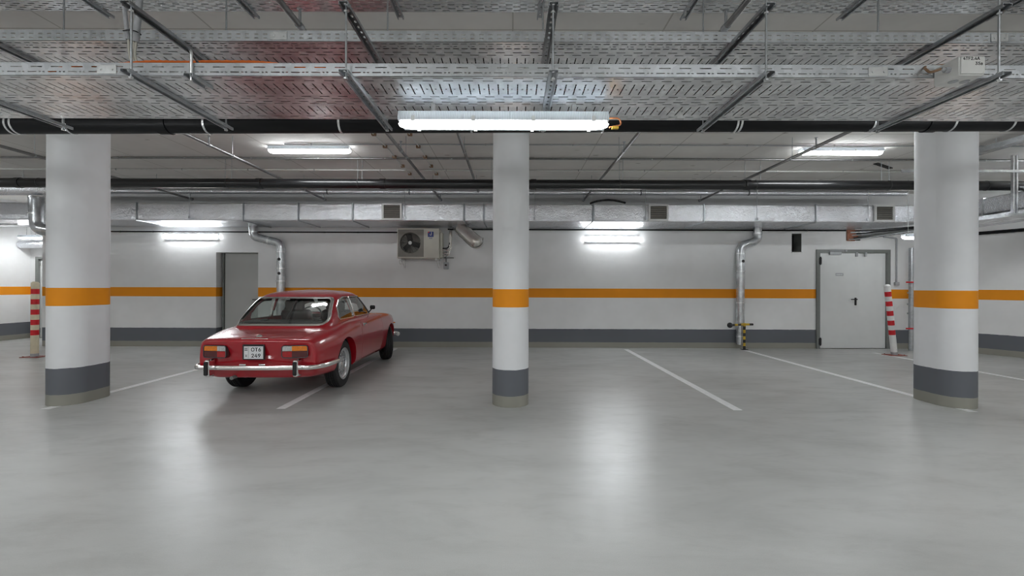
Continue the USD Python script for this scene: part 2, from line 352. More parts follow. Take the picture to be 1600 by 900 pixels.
# dark ventilation opening high in the wall
v = thing('wall_vent', 'small black rectangular vent opening high in the back wall', 'vent', (VENT[0], YW, VENT[2]))
obj('duct_liner', [box(VENT[0], VENT[0] + .004, YW, YW + .29, VENT[2], VENT[3]), box(VENT[1] - .004, VENT[1], YW, YW + .29, VENT[2], VENT[3]), box(VENT[0], VENT[1], YW, YW + .29, VENT[3] - .004, VENT[3])], 'frame_grey', v)
obj('back_plate', box(VENT[0], VENT[1], YW + .28, YW + .30, VENT[2], VENT[3]), 'dark_recess', v)
obj('sill_plate', box(VENT[0] - .01, VENT[1] + .01, YW - .02, YW + .28, VENT[2] - .015, VENT[2] + .003), 'white_plastic', v)

# ------------------------------------------------------------------ columns
def column(x, label):
    R, L = .212, .10
    pts = [Point(x, 5.30 + .005), Point(x, 5.30 + 2 * L)]
    poly = unary_union([p.buffer(R, quad_segs=16) for p in pts]).convex_hull
    m = extr(poly, ZC)
    c = thing('column', label, 'column', (x, 5.40, 0), 'white concrete columns with an orange band')
    obj('shaft', m, 'column_paint', c, smooth=40)
column(-5.18, 'white concrete column with orange band left of the red car')
column(-.015, 'white concrete column with orange band in the centre right of the red car')
column(5.18, 'white concrete column with orange band right of the white double door')

# ------------------------------------------------------------------ parking lines
def line(x, y0, y1, label, w=.10):
    single('parking_line', box(x - w / 2, x + w / 2, y0, y1, 0, .0012), 'line_paint', label, 'line marking', 'white parking bay lines')
line(2.52, 5.02, 9.98, 'white painted bay line on the floor right of the central column')
line(5.10, 4.98, 9.98, 'white painted bay line running from the yellow and black pipe guard to the right column')
line(7.66, 4.98, 9.55, 'white painted bay line right of the right column ending near the leaning post')
line(-2.57, 5.02, 9.98, 'white painted bay line passing under the red car')
line(-5.15, 4.98, 9.98, 'white painted bay line between the left column and the red car')

# ------------------------------------------------------------------ lamps
def lamp_local(L=1.25, hw=.066, drop=.105, hh=.052, lw=.9):
    "batten lamp hanging from z=0 along x: housing, diffuser, clips"
    hs = Polygon([(-hw * .80, 0), (hw * .80, 0), (hw, -hh * .7), (hw, -hh), (-hw, -hh), (-hw, -hh * .7)])
    hou = extr(hs, L - .02); v = hou.vertices; hou = trimesh.Trimesh(np.c_[v[:, 2] - (L - .02) / 2, v[:, 0], v[:, 1]], hou.faces, process=False)
    if hou.volume < 0: hou.invert()
    z0 = -hh - .0005
    prof = [(math.cos(a) * hw * lw, z0 - math.sin(a) * (drop - hh)) for a in np.linspace(0, PI, 9)]
    ring = []
    for t, s in ((-L / 2, .45), (-L / 2 + .02, .8), (-L / 2 + .06, 1), (L / 2 - .06, 1), (L / 2 - .02, .8), (L / 2, .45)):
        ring.append([(t, p[0] * s, z0 + (p[1] - z0) * s) for p in prof])
    n = len(prof); v = np.array(ring).reshape(-1, 3); f = []
    for i in range(len(ring) - 1):
        for k in range(n):
            a, b = i * n + k, i * n + (k + 1) % n
            f += [[a, b, b + n], [a, b + n, a + n]]
    v = np.vstack([v, v[:n].mean(0), v[-n:].mean(0)])
    for k in range(n):
        f += [[len(v) - 2, (k + 1) % n, k], [len(v) - 1, (len(ring) - 1) * n + k, (len(ring) - 1) * n + (k + 1) % n]]
    lens = trimesh.Trimesh(v, f, process=False)
    if lens.volume < 0: lens.invert()
    clips = [box(x - .010, x + .010, s * hw - .003, s * hw + .003, -hh - .006, -hh * .6) for x in np.linspace(-L * .42, L * .42, 4) for s in (-1, 1)]
    return hou, lens, clips
def lamp(loc, label, rot=None, rz=0, L=1.25, hangers=None, hw=.066, drop=.105, hh=.052, lw=.9):
    t = thing('batten_lamp', label, 'ceiling lamp', loc, 'white batten lamps')
    hou, lens, clips = lamp_local(L, hw, drop, hh, lw)
    T = np.eye(4)
    if rot is not None: T = trimesh.transformations.rotation_matrix(rot, [1, 0, 0])
    if rz: T = trimesh.transformations.rotation_matrix(rz, [0, 0, 1]) @ T
    T[:3, 3] = loc
    for x in (hou, lens, *clips): x.apply_transform(T)
    obj('housing', hou, 'lamp_housing', t)
    obj('diffuser', lens, 'lamp_lens', t, label='glowing white diffuser')
    for q in clips: obj('clip', q, 'white_plastic', t)
    for q in hangers or []: obj('hanger', q, 'galvanised', t)
    return t
ZT = 2.45   # underside of the front cable tray
xl = at(787, 190, 2.71)[0]
fl = lamp((xl, 2.71, ZT - .060), 'large glowing batten lamp hung under the front cable tray', hw=.092, drop=.070, hh=.056, lw=.72, hangers=[box(xl + s * .42 - .012, xl + s * .42 + .012, 2.68, 2.74, ZT - .06, ZT) for s in (-1, 1)])
tub = at(952, 190, 2.71)
obj('wire', [tube(bend([tub + [-.02, 0, .02], tub + [.06, 0, .022], tub + [.075, 0, -.02], tub + [.0, 0, -.035]], .035), .0045)], 'copper_wire', fl, label='orange supply wire loop')
obj('connector', [rbox(tub[0] + .015, tub[0] + .055, 2.70, 2.72, tub[2] - .045, tub[2] - .03, .002)], 'yellow_paint', fl)
q = at(484, 237, 6.9); lamp((q[0], 6.9, ZC), 'glowing batten lamp on the ceiling above the red car')
q = at(1314, 237, 6.9); lamp((q[0], 6.9, ZC), 'glowing batten lamp on the ceiling left of the right column')
q = at(300, 370, YW); lamp((q[0], YW, q[2]), 'glowing batten lamp on the back wall above the recessed grey door', rot=-PI / 2)
q = at(956, 374, YW); lamp((q[0], YW, q[2]), 'glowing batten lamp on the back wall right of the central column', rot=-PI / 2)
# lamp on the slanting right wall, mostly behind the right column
pr = p0 + 1.10 * np.array([dx, dy]); lamp((8.01, 8.9, 2.435), 'glowing batten lamp half hidden behind the right column', L=.62, hangers=[rod((8.01 + s * .2, 8.9, 2.435), (8.01 + s * .2, 8.9, ZC), .004) for s in (-1, 1)])
lamp((-11.6, 11.2, 2.62), 'glowing batten lamp in the alcove on the far left', hangers=[rod((-11.6 + s * .45, 11.2, 2.62), (-11.6 + s * .45, 11.2, ZC), .004) for s in (-1, 1)])
# unseen lamps added to the sides and behind the camera as fill light
FILL_ROWS = [('in the aisle row', 2.71, ZT - .027, (-3.95, 3.95)), ('in the aisle row near the side walls', 2.71, ZC, (-7.9, 7.9)), ('in the bays at the sides', 6.9, ZC, (-10.2, 9.4)), ('in the row just behind the camera', -1.2, ZC, (-10, -6, -2, 2, 6, 10)),
        ('in the middle row behind the camera', -3.8, ZC, (-10, -6, -2, 2, 6, 10)), ('in the last row behind the camera', -6.4, ZC, (-10, -6, -2, 2, 6, 10))]
ORD = ('first', 'second', 'third', 'fourth', 'fifth', 'sixth')
for l, y, z, xx in FILL_ROWS:
    for k, x in enumerate(xx): lamp((x, y, z), f'added unseen batten fill lamp {l}, {ORD[k]} from the left')

# ------------------------------------------------------------------ perforated cable trays
TH = .0016
def slots_poly(rows, crosses, dots, width, per):
    "one period of a perforated sheet: x along the run, y across"
    sh = sbox(0, 0, per, width); cuts = []
    for y, ln, w, offs in rows:
        for o in offs: cuts.append(rrect(o - ln / 2, o + ln / 2, y - w / 2, y + w / 2, w * .49))
    for x, y0, y1, w in crosses: cuts.append(sbox(x - w / 2, y0, x + w / 2, y1))
    for x, y, r in dots: cuts.append(Point(x, y).buffer(r, quad_segs=2))
    c = unary_union(cuts)
    return sh.difference(c)
def run_sheet(poly, per, x0, n):
    t = trimesh.creation.extrude_polygon(poly, TH, engine='earcut'); v, f = np.asarray(t.vertices), np.asarray(t.faces)
    V = np.vstack([v + [x0 + i * per, 0, 0] for i in range(n)]); Fc = np.vstack([f + i * len(v) for i in range(n)])
    return trimesh.Trimesh(V, Fc, process=False)
PER = .105
def tile300():
    rows = [(.020, .056, .007, (.028 + .0,)), (.050, .056, .007, (.0785,)), (.246, .056, .007, (.0785,)), (.278, .056, .007, (.028,))]
    return slots_poly(rows, [(.026, .085, .215, .0065), (.0785, .085, .215, .0065)], [(.0005 + .0525, .15, .0055), (.0999, .15, .0045)], .30, PER)
def tile100():
    return slots_poly([(.025, .038, .009, (.026,)), (.076, .038, .009, (.026,)), (.051, .020, .006, (.0785,)), (.025, .038, .009, (.079,)), (.076, .038, .009, (.079,))], [], [(.0525, .051, .004)], .10, PER)
def tile_hex(w):
    rows = []
    k = 0; y = .018
    while y < w - .01:
        rows.append((y, .052, .0085, (.03,) if k % 2 else (.0765,))); y += .0225; k += 1
    return slots_poly(rows, [], [], w, PER)
def tile_lip(kind):
    if kind == 'dash':   # long slots above, dash-dot below
        return slots_poly([(.046, .060, .006, (.0525,)), (.020, .046, .006, (.030,)), (.020, .012, .006, (.070,)), (.020, .012, .006, (.090,))], [], [], .066, PER)
    return slots_poly([(.042, .024, .006, (.026,)), (.042, .024, .006, (.079,)), (.019, .022, .006, (.026,)), (.019, .022, .006, (.079,))], [], [], .062, PER)
def tray(x0, x1, y0, tiles, z, lip, label, sections=(), along='x', top=True, lipk=None):
    "perforated tray; tiles: list of (tile polygon, width) side by side from y0 away; near and far upturned flanges"
    n = int(round((x1 - x0) / PER)); x1 = x0 + n * PER
    t = thing('cable_tray', label, 'cable tray', ((x0 + x1) / 2, y0, z))
    cutsx = [x0] + [x0 + round((s - x0) / PER) * PER for s in sections] + [x1]
    y = y0
    for tile, w in tiles:
        for a, b in zip(cutsx, cutsx[1:]):
            k = int(round((b - a) / PER)); sh = run_sheet(tile, PER, a + .0008, k)
            sh.apply_translation([0, y, z]); obj('bottom_sheet', sh, 'galvanised', t, smooth=False)
        y += w
    far = y
    lh = lip
    for yy, nm in ((y0, 'near_flange'), (far - TH, 'far_flange')):
        for a, b in zip(cutsx, cutsx[1:]):
            k = int(round((b - a) / PER)); sh = run_sheet(tile_lip(lipk), PER, a + .0008, k)
            v = sh.vertices; sh = trimesh.Trimesh(np.c_[v[:, 0], yy + v[:, 2], z + v[:, 1]], sh.faces[:, ::-1], process=False)
            bead = box(a + .001, b - .001, yy - .001, yy + .009 if nm == 'near_flange' else yy + .003, z + (.066 if lipk == 'dash' else .062) - .003, z + (.066 if lipk == 'dash' else .062) + .001)
            obj('side_flange', [sh, bead], 'galvanised_shaded', t, smooth=False)
    yy = y0
    for tile, w in tiles[:-1]:
        yy += w; obj('middle_flange', box(x0, x1, yy - .002, yy + .002, z + .0017, z + .055), 'galvanised', t)
    for s in cutsx[1:-1]:
        obj('joint_plate', [rbox(s - .05, s + .05, y0 - .004, y0 - .0012, z + .008, z + .055, .001)] + [lathe([(0, 0), (.005, 0), (.005, .004), (0, .004)], 8, 'y', (s + o, y0 - .0075, z + .03)) for o in (-.03, .03)], 'galvanised', t)
    return t
X0, X1 = -5.25, 5.25
tC = tray(X0, X1, 2.336, [(tile300(), .30), (tile300(), .30)], ZT, .066, 'lowest perforated steel cable tray across the front with the big lamp under it', sections=(-2.1, 1.9), lipk='dash')
ZB = 2.79
tB = tray(X0, X1, 2.63, [(tile100(), .10), (tile300(), .30)], ZB, .062, 'middle perforated steel cable tray just above and behind the lowest one', sections=(-1.4, 2.85), lipk='b')
ZA = 3.405
tA = tray(X0, X1, 3.07, [(tile_hex(.285), .285)], ZA, .06, 'highest perforated steel cable tray close under the concrete ceiling', sections=(.75,), lipk='b')

# cables lying in the trays, seen through the slots
rnd = random.Random(11)
def tray_cables(label, y0, y1, z, mats, n):
    t = thing('tray_cables', label, 'cables', (0, (y0 + y1) / 2, z))
    for k in range(n):
        y = y0 + (y1 - y0) * (k + .5) / n; r = min((y1 - y0) / n * .48, .013)
        xx = np.linspace(X0 + .05, X1 - .05, 24)
        obj('cable', tube([(x, y + .003 * math.sin(1.7 * x + k), z + r + .002) for x in xx], r, 6), mats[k % len(mats)], t, smooth=60)
tray_cables('dark and red-brown power cables lying in the lowest front tray', 2.36, 2.925, ZT + .0016, ('cable_brown', 'black_plastic', 'black_plastic', 'black_rubber', 'black_plastic'), 20)
tray_cables('black cables lying in the middle tray', 2.65, 3.02, ZB + .0016, ('black_plastic', 'black_rubber'), 13)

# strut hangers carrying the trays
def strut_channel(x, y0, y1, ztop, h=.016, w=.048, pitch=.05):
    "channel with its open side down; perforated web on top, two flanges"
    n = int((y1 - y0) / pitch); ws = sbox(-w / 2, 0, w / 2, y1 - y0)
    ws = ws.difference(unary_union([rrect(-.006, .006, pitch * (i + .5) - .011, pitch * (i + .5) + .011, .005) for i in range(n)]))
    web = extr(ws, .0025); web.apply_translation([x, y0, ztop - .0025])
    fl = [box(x + s * w / 2 - (.0025 if s > 0 else 0), x + s * w / 2 + (0 if s > 0 else .0025), y0, y1, ztop - h, ztop - .0025) for s in (-1, 1)]
    lp = [box(x + s * (w / 2 - .005) - .005, x + s * (w / 2 - .005) + .005, y0, y1, ztop - h - .002, ztop - h) for s in (-1, 1)]
    return trimesh.util.concatenate([web] + fl + lp)
hx = [-4.14, -3.04, -1.94, -.848, .205, 1.289, 2.473, 3.57]
hl = ['far left edge of the front cable trays', 'left end of the front trays', 'front trays beside the two grey conduits', 'front trays just left of the big lamp', 'front trays above the big lamp',
      'front trays right of the big lamp', 'front trays beside the small white junction box', 'far right edge of the front cable trays']
for x, l in zip(hx, hl):
    t = thing('strut_hanger', 'strut hanger with threaded rods at the ' + l, 'hanger', (x, 2.68, ZC))
    for y in (2.295, 3.055):
        obj('threaded_rod', rod((x, y, ZT - .035), (x, y, ZC), .0055, 8), 'strut_steel', t)
        for z in (ZT - .036, ZT, ZB - .036, ZB): obj('nut', lathe([(0, 0), (.012, 0), (.012, .010), (0, .010)], 6, 'z', (x, y, z)), 'galvanised', t)
    obj('strut_arm', strut_channel(x, 2.255, 3.10, ZT - .0005), 'strut_steel', t, smooth=False)
    obj('strut_arm', strut_channel(x, 2.255, 3.10, ZB - .0005), 'strut_steel', t, smooth=False)
    obj('strut_arm', strut_channel(x, 2.255, 3.42, ZA - .0005), 'strut_steel', t, smooth=False)
# stub strut of a small hook near the conduits
q = at(300, 113, 2.33)
t = thing('hook_bracket', 'short strut stub bracket under the front tray right of the grey conduits', 'bracket', q)
obj('strut_stub', strut_channel(q[0], 2.30, 2.46, ZT - .0005), 'strut_steel', t, smooth=False)
obj('hook_rod', tube(bend([(q[0], 2.325, ZT - .03), (q[0], 2.325, ZT + .125), (q[0] - .03, 2.36, ZT + .14), (q[0] - .05, 2.45, ZT + .12)], .03), .007), 'galvanised', t)

# grey conduits coming down from the ceiling into the front tray
t = thing('cable_conduit', 'narrow grey plastic conduit left of the pair dropping into the front tray', 'conduit', at(199, 62, 2.5), 'grey conduits dropping into the front tray')
e = at(200, 62, 2.5); tp = e + (at(193, 0, 2.5) - e) / (at(193, 0, 2.5)[2] - e[2]) * (ZC - e[2])
obj('pipe', rod(e, tp, .0105, 14), 'grey_plastic', t)
obj('cable', tube(bend([e + [0, 0, .02], at(202, 88, 2.5), at(208, 103, 2.5) + [0, .02, -.03]], .03), .0052), 'cream_metal', t)
t = thing('cable_conduit', 'thicker grey plastic conduit right of the pair dropping into the front tray', 'conduit', at(212, 67, 2.5), 'grey conduits dropping into the front tray')
e = at(212, 66, 2.5); tp = e + (at(218, 0, 2.5) - e) / (at(218, 0, 2.5)[2] - e[2]) * (ZC - e[2])
obj('pipe', rod(e, tp, .0165, 16), 'grey_plastic', t)
for o in (-.008, .006):
    obj('cable', tube(bend([e + [o, 0, .02], at(209, 84, 2.5) + [o, 0, 0], at(211, 97, 2.5) + [o, 0, 0], at(220, 103, 2.5) + [o, .03, 0]], .04), .0055), 'cream_metal', t)
q = at(206, 50, 2.5)
obj('cable_tie', tube(bend([q + [-.038, -.012, 0], q + [.0, -.022, 0], q + [.038, -.02, -.006], q + [.04, .018, -.006], q + [-.036, .018, 0]], .01), .003), 'black_plastic', t)
# orange corrugated cable lying in the tray
pts = [(-2.47, 2.40, 2.49), (-2.36, 2.44, 2.55), (-2.15, 2.46, 2.568), (-1.95, 2.46, 2.582), (-1.8, 2.46, 2.58), (-1.65, 2.46, 2.583), (-1.45, 2.45, 2.578), (-1.32, 2.43, 2.562), (-1.12, 2.41, 2.53), (-.8, 2.41, 2.515)]
t = np.linspace(0, 1, 80); tt = np.linspace(0, 1, len(pts)); P = np.array(pts); P = np.c_[[PchipInterpolator(tt, P[:, k])(t) for k in range(3)]].T
single('orange_cable', tube(P, .0095 + .001 * np.cos(np.arange(80) * PI)), 'orange_plastic', 'orange corrugated cable lying in the front tray by the grey conduits', 'cable')

# junction box with hand lettering on the front tray
bc = at(1512, 105, 2.22)
t = thing('junction_box', 'small white plastic junction box with handwriting on the front cable tray', 'junction box', bc)
obj('body', rbox(bc[0] - .062, bc[0] + .062, 2.20, 2.3335, bc[2] - .05, bc[2] + .045, .006), 'white_plastic', t)
obj('cover', rbox(bc[0] - .058, bc[0] + .058, 2.192, 2.203, bc[2] - .044, bc[2] + .04, .004), 'white_plastic', t)
for s in (-.028, .03): obj('knockout', lathe([(0, 0), (.02, 0), (.02, .003), (0, .003)], 16, 'z', (bc[0] + s, 2.265, bc[2] - .053)), 'grey_plastic', t)
obj('cable_gland', [rod((bc[0] - .085, 2.25, bc[2] + .0), (bc[0] - .06, 2.25, bc[2]), .014, 8), rod((bc[0] - .10, 2.25, bc[2] + .006), (bc[0] - .08, 2.25, bc[2]), .008, 8)], 'grey_plastic', t)
obj('cable', tube(bend([(bc[0] - .10, 2.25, bc[2] + .006), (bc[0] - .13, 2.28, bc[2] + .0), (bc[0] - .11, 2.34, bc[2] + .06), (bc[0] - .02, 2.36, bc[2] + .075), (bc[0] + .05, 2.36, bc[2] + .085), (bc[0] + .065, 2.37, bc[2] + .05)], .03), .006), 'clip_brown', t)
def lettering(text, h, p, depth=.0012, bold=False, center=False):
    "text facing -y, starting at p"
    m = meshkit.text_mesh(text, h, depth, bold); v = np.asarray(m.vertices); 
    if center: v = v - [(v[:, 0].min() + v[:, 0].max()) / 2, 0, 0]
    return trimesh.Trimesh(np.c_[v[:, 0] + p[0], p[1] - v[:, 2], v[:, 1] + p[2]], m.faces, process=False)
obj('lettering', [lettering('4TF2.4A', .0145, (bc[0] - .052, 2.1925, bc[2] + .022), bold=True), lettering('35a', .0145, (bc[0] + .008, 2.1925, bc[2] - .002), bold=True)], 'ink', t)

# ------------------------------------------------------------------ pipes
def pipe_run(name, label, cat, y, z, r, x0, x1, material, slope=0.0, clamps=(), hang=(), n=24, joints=(), clampm='galvanised', foil=False):
    t = thing(name, label, cat, ((x0 + x1) / 2, y, z))
    zz = lambda x: z + slope * x
    obj('pipe', tube([(x, y, zz(x)) for x in np.linspace(x0, x1, 2)], r, n), material, t, smooth=60)
    for x in joints: obj('socket', ring_x(x, y, zz(x), r, .09, .008, n), material, t, smooth=60)
    for x in clamps: obj('clamp', ring_x(x, y, zz(x), r, .018, .004, n), clampm, t, smooth=60)
    for x in hang: obj('hanger_rod', rod((x, y, zz(x) + r), (x, y, ZC), .0045, 6), 'strut_steel', t)
    return t
PY = 3.9
zb = at(800, 206.9, PY)[2] + .08
cl = [at(px, 197, PY)[0] for px in (22, 30, 113, 258, 326, 534, 737, 941, 1147, 1153, 1358, 1482, 1572)]
t = pipe_run('drain_pipe', 'thick black drain pipe along the top in front of the columns', 'pipe', PY, zb, .08, -9.0, 8.2, 'black_plastic_pipe', slope=.006, n=28, joints=(-6.0, -3.0, 3.6, 6.8), clamps=cl, clampm='galvanised', hang=[c for i, c in enumerate(cl) if i not in (1, 9)])
MY = 7.5
zm = at(800, 288, MY)[2]
t = pipe_run('drain_pipe', 'thick black drain pipe behind the columns under the ceiling', 'pipe', MY, zm, .078, -12.5, 10.6, 'glossy_black_pipe', n=28, joints=(-8.2, -4.2, -2.15, .35, 3.9), clamps=[at(p, 288, MY)[0] for p in (62, 356, 560, 968, 1180, 1388, 1540)], clampm='black_plastic',
             hang=[at(p, 288, MY)[0] for p in (352, 362, 559, 566, 768, 968, 973, 1164, 1188, 1377, 1389)])
SY = 9.4
zs = at(800, 300.5, SY)[2]
pipe_run('insulated_pipe', 'foil wrapped pipe running along the back wall above the ventilation duct', 'pipe', SY, zs, .052, -12.5, 8.2, 'foil_wrap', n=18, clamps=[at(p, 300, SY)[0] for p in (512, 640, 1001, 1169)], clampm='tape_dark', hang=[at(p, 300, SY)[0] for p in (480, 1040)])
pipe_run('ceiling_conduit', 'thin pipe across the ceiling above the middle black drain pipe', 'conduit', 7.44, ZC - .022, .016, -12.5, 9.6, 'sprinkler_steel', n=8, clamps=np.arange(-12, 9.5, 1.1))
pipe_run('ceiling_conduit', 'thin conduit across the ceiling feeding the ceiling lamps', 'conduit', 6.73, ZC - .014, .010, -3.4, 8.2, 'grey_plastic', n=8, clamps=np.arange(-3, 8, 1.3))
pipe_run('ceiling_conduit', 'thin pale conduit across the ceiling nearest the back wall', 'conduit', 8.2, ZC - .016, .014, -12.5, 8.8, 'white_plastic', n=8, clamps=np.arange(-12, 8.5, 1.2))

# sprinkler pipes running away from the camera, with upright heads
ZS = 3.21
def sprinkler(x, y0, y1, heads, label, z=ZS, r=.021, cross=True):
    t = thing('sprinkler_pipe', label, 'sprinkler pipe', (x, y0, z), 'steel sprinkler pipes under the ceiling')
    obj('pipe', rod((x, y0, z), (x, y1, z), r, 14), 'sprinkler_steel', t, smooth=60)
    obj('end_cap', lathe([(0, 0), (r + .007, 0), (r + .007, .05), (0, .05)], 14, 'y', (x, y1 - .03, z)), 'sprinkler_steel', t)
    for y in heads:
        h = obj('sprinkler_head', [rod((x, y, z), (x, y, z + .085), .010, 8), lathe([(0, .085), (.008, .085), (.011, .10), (.006, .115), (.022, .118), (.022, .121), (0, .121)], 12, 'z', (x, y, z)),
                lathe([(r, -.025), (r + .006, -.025), (r + .006, .025), (r, .025)], 14, 'y', (x, y, z))], 'strut_steel', t)
    for y in (2.0, 4.3, 6.4, 8.6):
        if y < y1: obj('hanger_rod', [rod((x, y, z + r), (x, y, ZC), .004, 6), lathe([(r - .002, -.012), (r + .004, -.012), (r + .004, .012), (r - .002, .012)], 14, 'y', (x, y, z))], 'strut_steel', t)
    return t
sprinkler(-3.97, 1.0, 9.55, (3.2, 5.9, 9.5), 'steel sprinkler pipe above the red car, shining under the ceiling lamp')
sprinkler(-1.51, 1.0, 9.55, (3.2, 6.1, 9.5), 'steel sprinkler pipe just left of the central column')
sprinkler(1.51, 1.0, 9.55, (3.2, 6.1, 9.5), 'steel sprinkler pipe just right of the central column')
sprinkler(3.97, 1.0, 9.55, (3.2, 5.9, 9.5), 'steel sprinkler pipe crossing left of the right ceiling lamp')
sprinkler(-6.78, 1.0, 9.55, (5.4, 9.5), 'steel sprinkler pipe on the far left behind the left column')
sprinkler(-.68, 4.2, 9.0, (), 'plain steel pipe close to the top of the central column', z=3.28)
# two surface conduits with brown clips on the ceiling
for x, l in ((-1.92, 'left'), (-1.42, 'right')):
    t = thing('clipped_cable', f'pale cable with brown clips on the ceiling, {l} of the pair by the central column', 'cable', (x, 4.5, ZC), 'clipped cables on the ceiling')
    yy = np.linspace(4.2, 9.2, 26)
    obj('cable', tube([(x + .012 * math.sin(3 * y), y, ZC - .018 - .010 * abs(math.sin(2.2 * y))) for y in yy], .010, 8), 'white_plastic', t)
    for y in np.arange(4.6, 9.2, .55): obj('clip', rbox(x - .03, x + .03, y - .025, y + .025, ZC - .045, ZC, .004), 'clip_brown', t)

# ------------------------------------------------------------------ ventilation duct along the back wall
DZ0, DZ1, DY = 2.695, 3.045, 9.11
xs0, xs1 = -12.55, 8.40
t = thing('ventilation_duct', 'foil wrapped rectangular ventilation duct along the top of the back wall', 'duct', (-2, DY, DZ0))
bands = [at(p, 330, DY)[0] for p in (213, 380, 466, 551, 725, 756, 927, 1100, 1275)]
ed = [xs0] + bands + [xs1]
for a, b in zip(ed, ed[1:]):
    obj('duct_section', crumpled(a + .004, b - .004, DY, 10.17, DZ0, DZ1), 'foil_wrap', t, smooth=80)
for a in bands:
    obj('joint_band', [box(a - .007, a + .007, DY - .012, 10.17, DZ0 - .012, DZ1 + .012)], 'strut_steel', t)
for p in (297, 633, 835, 1008, 1182, 1355):
    x = at(p, 330, DY)[0]
    obj('hanger_rod', [rod((x, DY - .02, DZ0 + .06), (x, DY - .02, ZC), .0055, 6), box(x - .018, x + .018, DY - .03, DY + .004, DZ0 + .03, DZ0 + .08)], 'strut_steel', t)
for i, (p, l) in enumerate(((613, 'left of the central column'), (1028, 'right of the central column'), (1380, 'next to the right column'))):
    x, w = at(p, 331, DY)[0], .20
    t = thing('air_grille', 'white framed louvred air grille on the foil duct ' + l, 'air grille', (x, DY, DZ0), 'air grilles on the foil duct')
    fr = sbox(x - w, DZ0 + .012, x + w, DZ1 - .006).difference(sbox(x - w + .035, DZ0 + .047, x + w - .035, DZ1 - .041))
    obj('frame', xz_plate(fr, DY - .046, DY - .010), 'white_paint', t)
    obj('back_plate', box(x - w + .03, x + w - .03, DY - .014, DY - .010, DZ0 + .04, DZ1 - .035), 'grille_dark', t)
    for k in range(6):
        z = DZ0 + .068 + k * .043
        s = box(-w + .036, w - .036, -.0015, .0015, -.019, .019); s.apply_transform(trimesh.transformations.rotation_matrix(.7, [1, 0, 0])); s.apply_translation([x, DY - .028, z])
        obj('slat', s, 'louvre_grey', t)
# narrow pipe with clamps along the wall top
zr = at(500, 363, YW)[2]
pipe_run('wall_rail', 'thin dark pipe clipped to the wall between the left lamp and the air conditioner', 'pipe', YW - .035, zr, .014, at(176, 365, YW)[0], at(622, 363, YW)[0], 'black_plastic_pipe', n=8, clamps=[at(p, 364, YW)[0] for p in (190, 241, 350, 402, 455, 508, 560)], clampm='black_plastic')
zr = at(1000, 359.5, YW)[2]
pipe_run('wall_rail', 'thin dark pipe along the wall top right of the central column', 'pipe', YW - .03, zr, .016, at(700, 358, YW)[0], at(1320, 360, YW)[0], 'black_plastic_pipe', n=8, clamps=[at(p, 360, YW)[0] for p in (860, 1080, 1260)], clampm='black_plastic')

# round branch ducts dropping from the duct down the wall
def branch(label, pts, r, bands, caps, tape=(), material='galvanised_duct'):
    t = thing('branch_duct', label, 'duct', pts[-1])
    obj('pipe', tube(bend(pts, .14, 10), r, 22), material, t, smooth=60)
    for p, q in bands:
        p, q = np.array(p), np.array(q); q = p + (q - p) / np.linalg.norm(q - p) * .028
        obj('joint_band', tube([p, q], r + .006, 22), 'galvanised', t, smooth=60)
    for p in caps:
        obj('inspection_cap', [lathe([(0, 0), (.032, 0), (.034, .012), (0, .016)], 16, 'y', (p[0], p[1] - .012, p[2]))], 'black_plastic', t)
    return t
YB = YW - .12
a, b, c, dn = at(395, 340, YB), at(396, 370, YB), at(439, 380, YB), at(439, 470, YB)
branch('round galvanised branch duct going down the wall behind the red car', [(a[0], YB, DZ0 - .002), (b[0], YB, b[2]), (c[0], YB, c[2]), (c[0], YB, .35)], .088,
       [((b[0], YB, DZ0 - .10), (b[0], YB, DZ0 - .2)), ((c[0], YB, c[2] - .18), (c[0], YB, c[2] - .3)), ((c[0], YB, c[2] - .55), (c[0], YB, 0)), ((c[0], YB, 1.5), (c[0], YB, 0)), ((b[0] * .45 + c[0] * .55, YB, b[2] * .45 + c[2] * .55), (c[0], YB, c[2]))],
       [at(436, 405, YB - .088), at(436, 427, YB - .088)])
a, b, c, dn = at(1184, 345, YB), at(1184, 376, YB), at(1157, 384, YB), at(1157, 538, YB)
branch('round galvanised branch duct beside the pipe guard on the back wall', [(a[0], YB, DZ0 - .002), (b[0], YB, b[2]), (c[0], YB, c[2]), (c[0], YB, dn[2])], .088,
       [((a[0], YB, DZ0 - .10), (a[0], YB, DZ0 - .2)), ((c[0], YB, c[2] - .16), (c[0], YB, c[2] - .3)), ((c[0], YB, 1.05), (c[0], YB, 0)), ((c[0], YB, .30), (c[0], YB, 0)), ((c[0], YB, 1.75), (c[0], YB, 0))],
       [at(1161, 408, YB - .08)])
# round duct elbow on the far left
q0, q1, q2 = at(56, 303, 8.3), at(58, 358, 8.3), at(90, 372, 8.3)
t = branch('round galvanised duct elbow hanging left of the left column', [(q0[0], 8.3, q0[2] - .07), (q1[0], 8.3, q1[2]), (q1[0] + .45, 8.3, q1[2] - .06), (q1[0] + .9, 8.55, q1[2] - .06)], .105,
       [((q0[0], 8.3, q0[2] - .05), (q0[0], 8.3, q0[2] - .2)), ((q0[0], 8.3, q0[2] - .35), (q0[0], 8.3, 0))], [])
t = thing('insulated_duct', 'foil wrapped round duct at the top of the far left edge', 'duct', at(20, 299, 8.3))
q = at(30, 299, 8.3)
obj('pipe', tube([(-12.5, 8.3, q[2] + .03), (q[0] + 1.0, 8.3, q[2] + .03)], .10, 22), 'foil_wrap', t, smooth=60)
obj('hanger_rod', [rod((x, 8.3, q[2] + .12), (x, 8.3, ZC), .005, 6) for x in (-11, -9)], 'strut_steel', t)
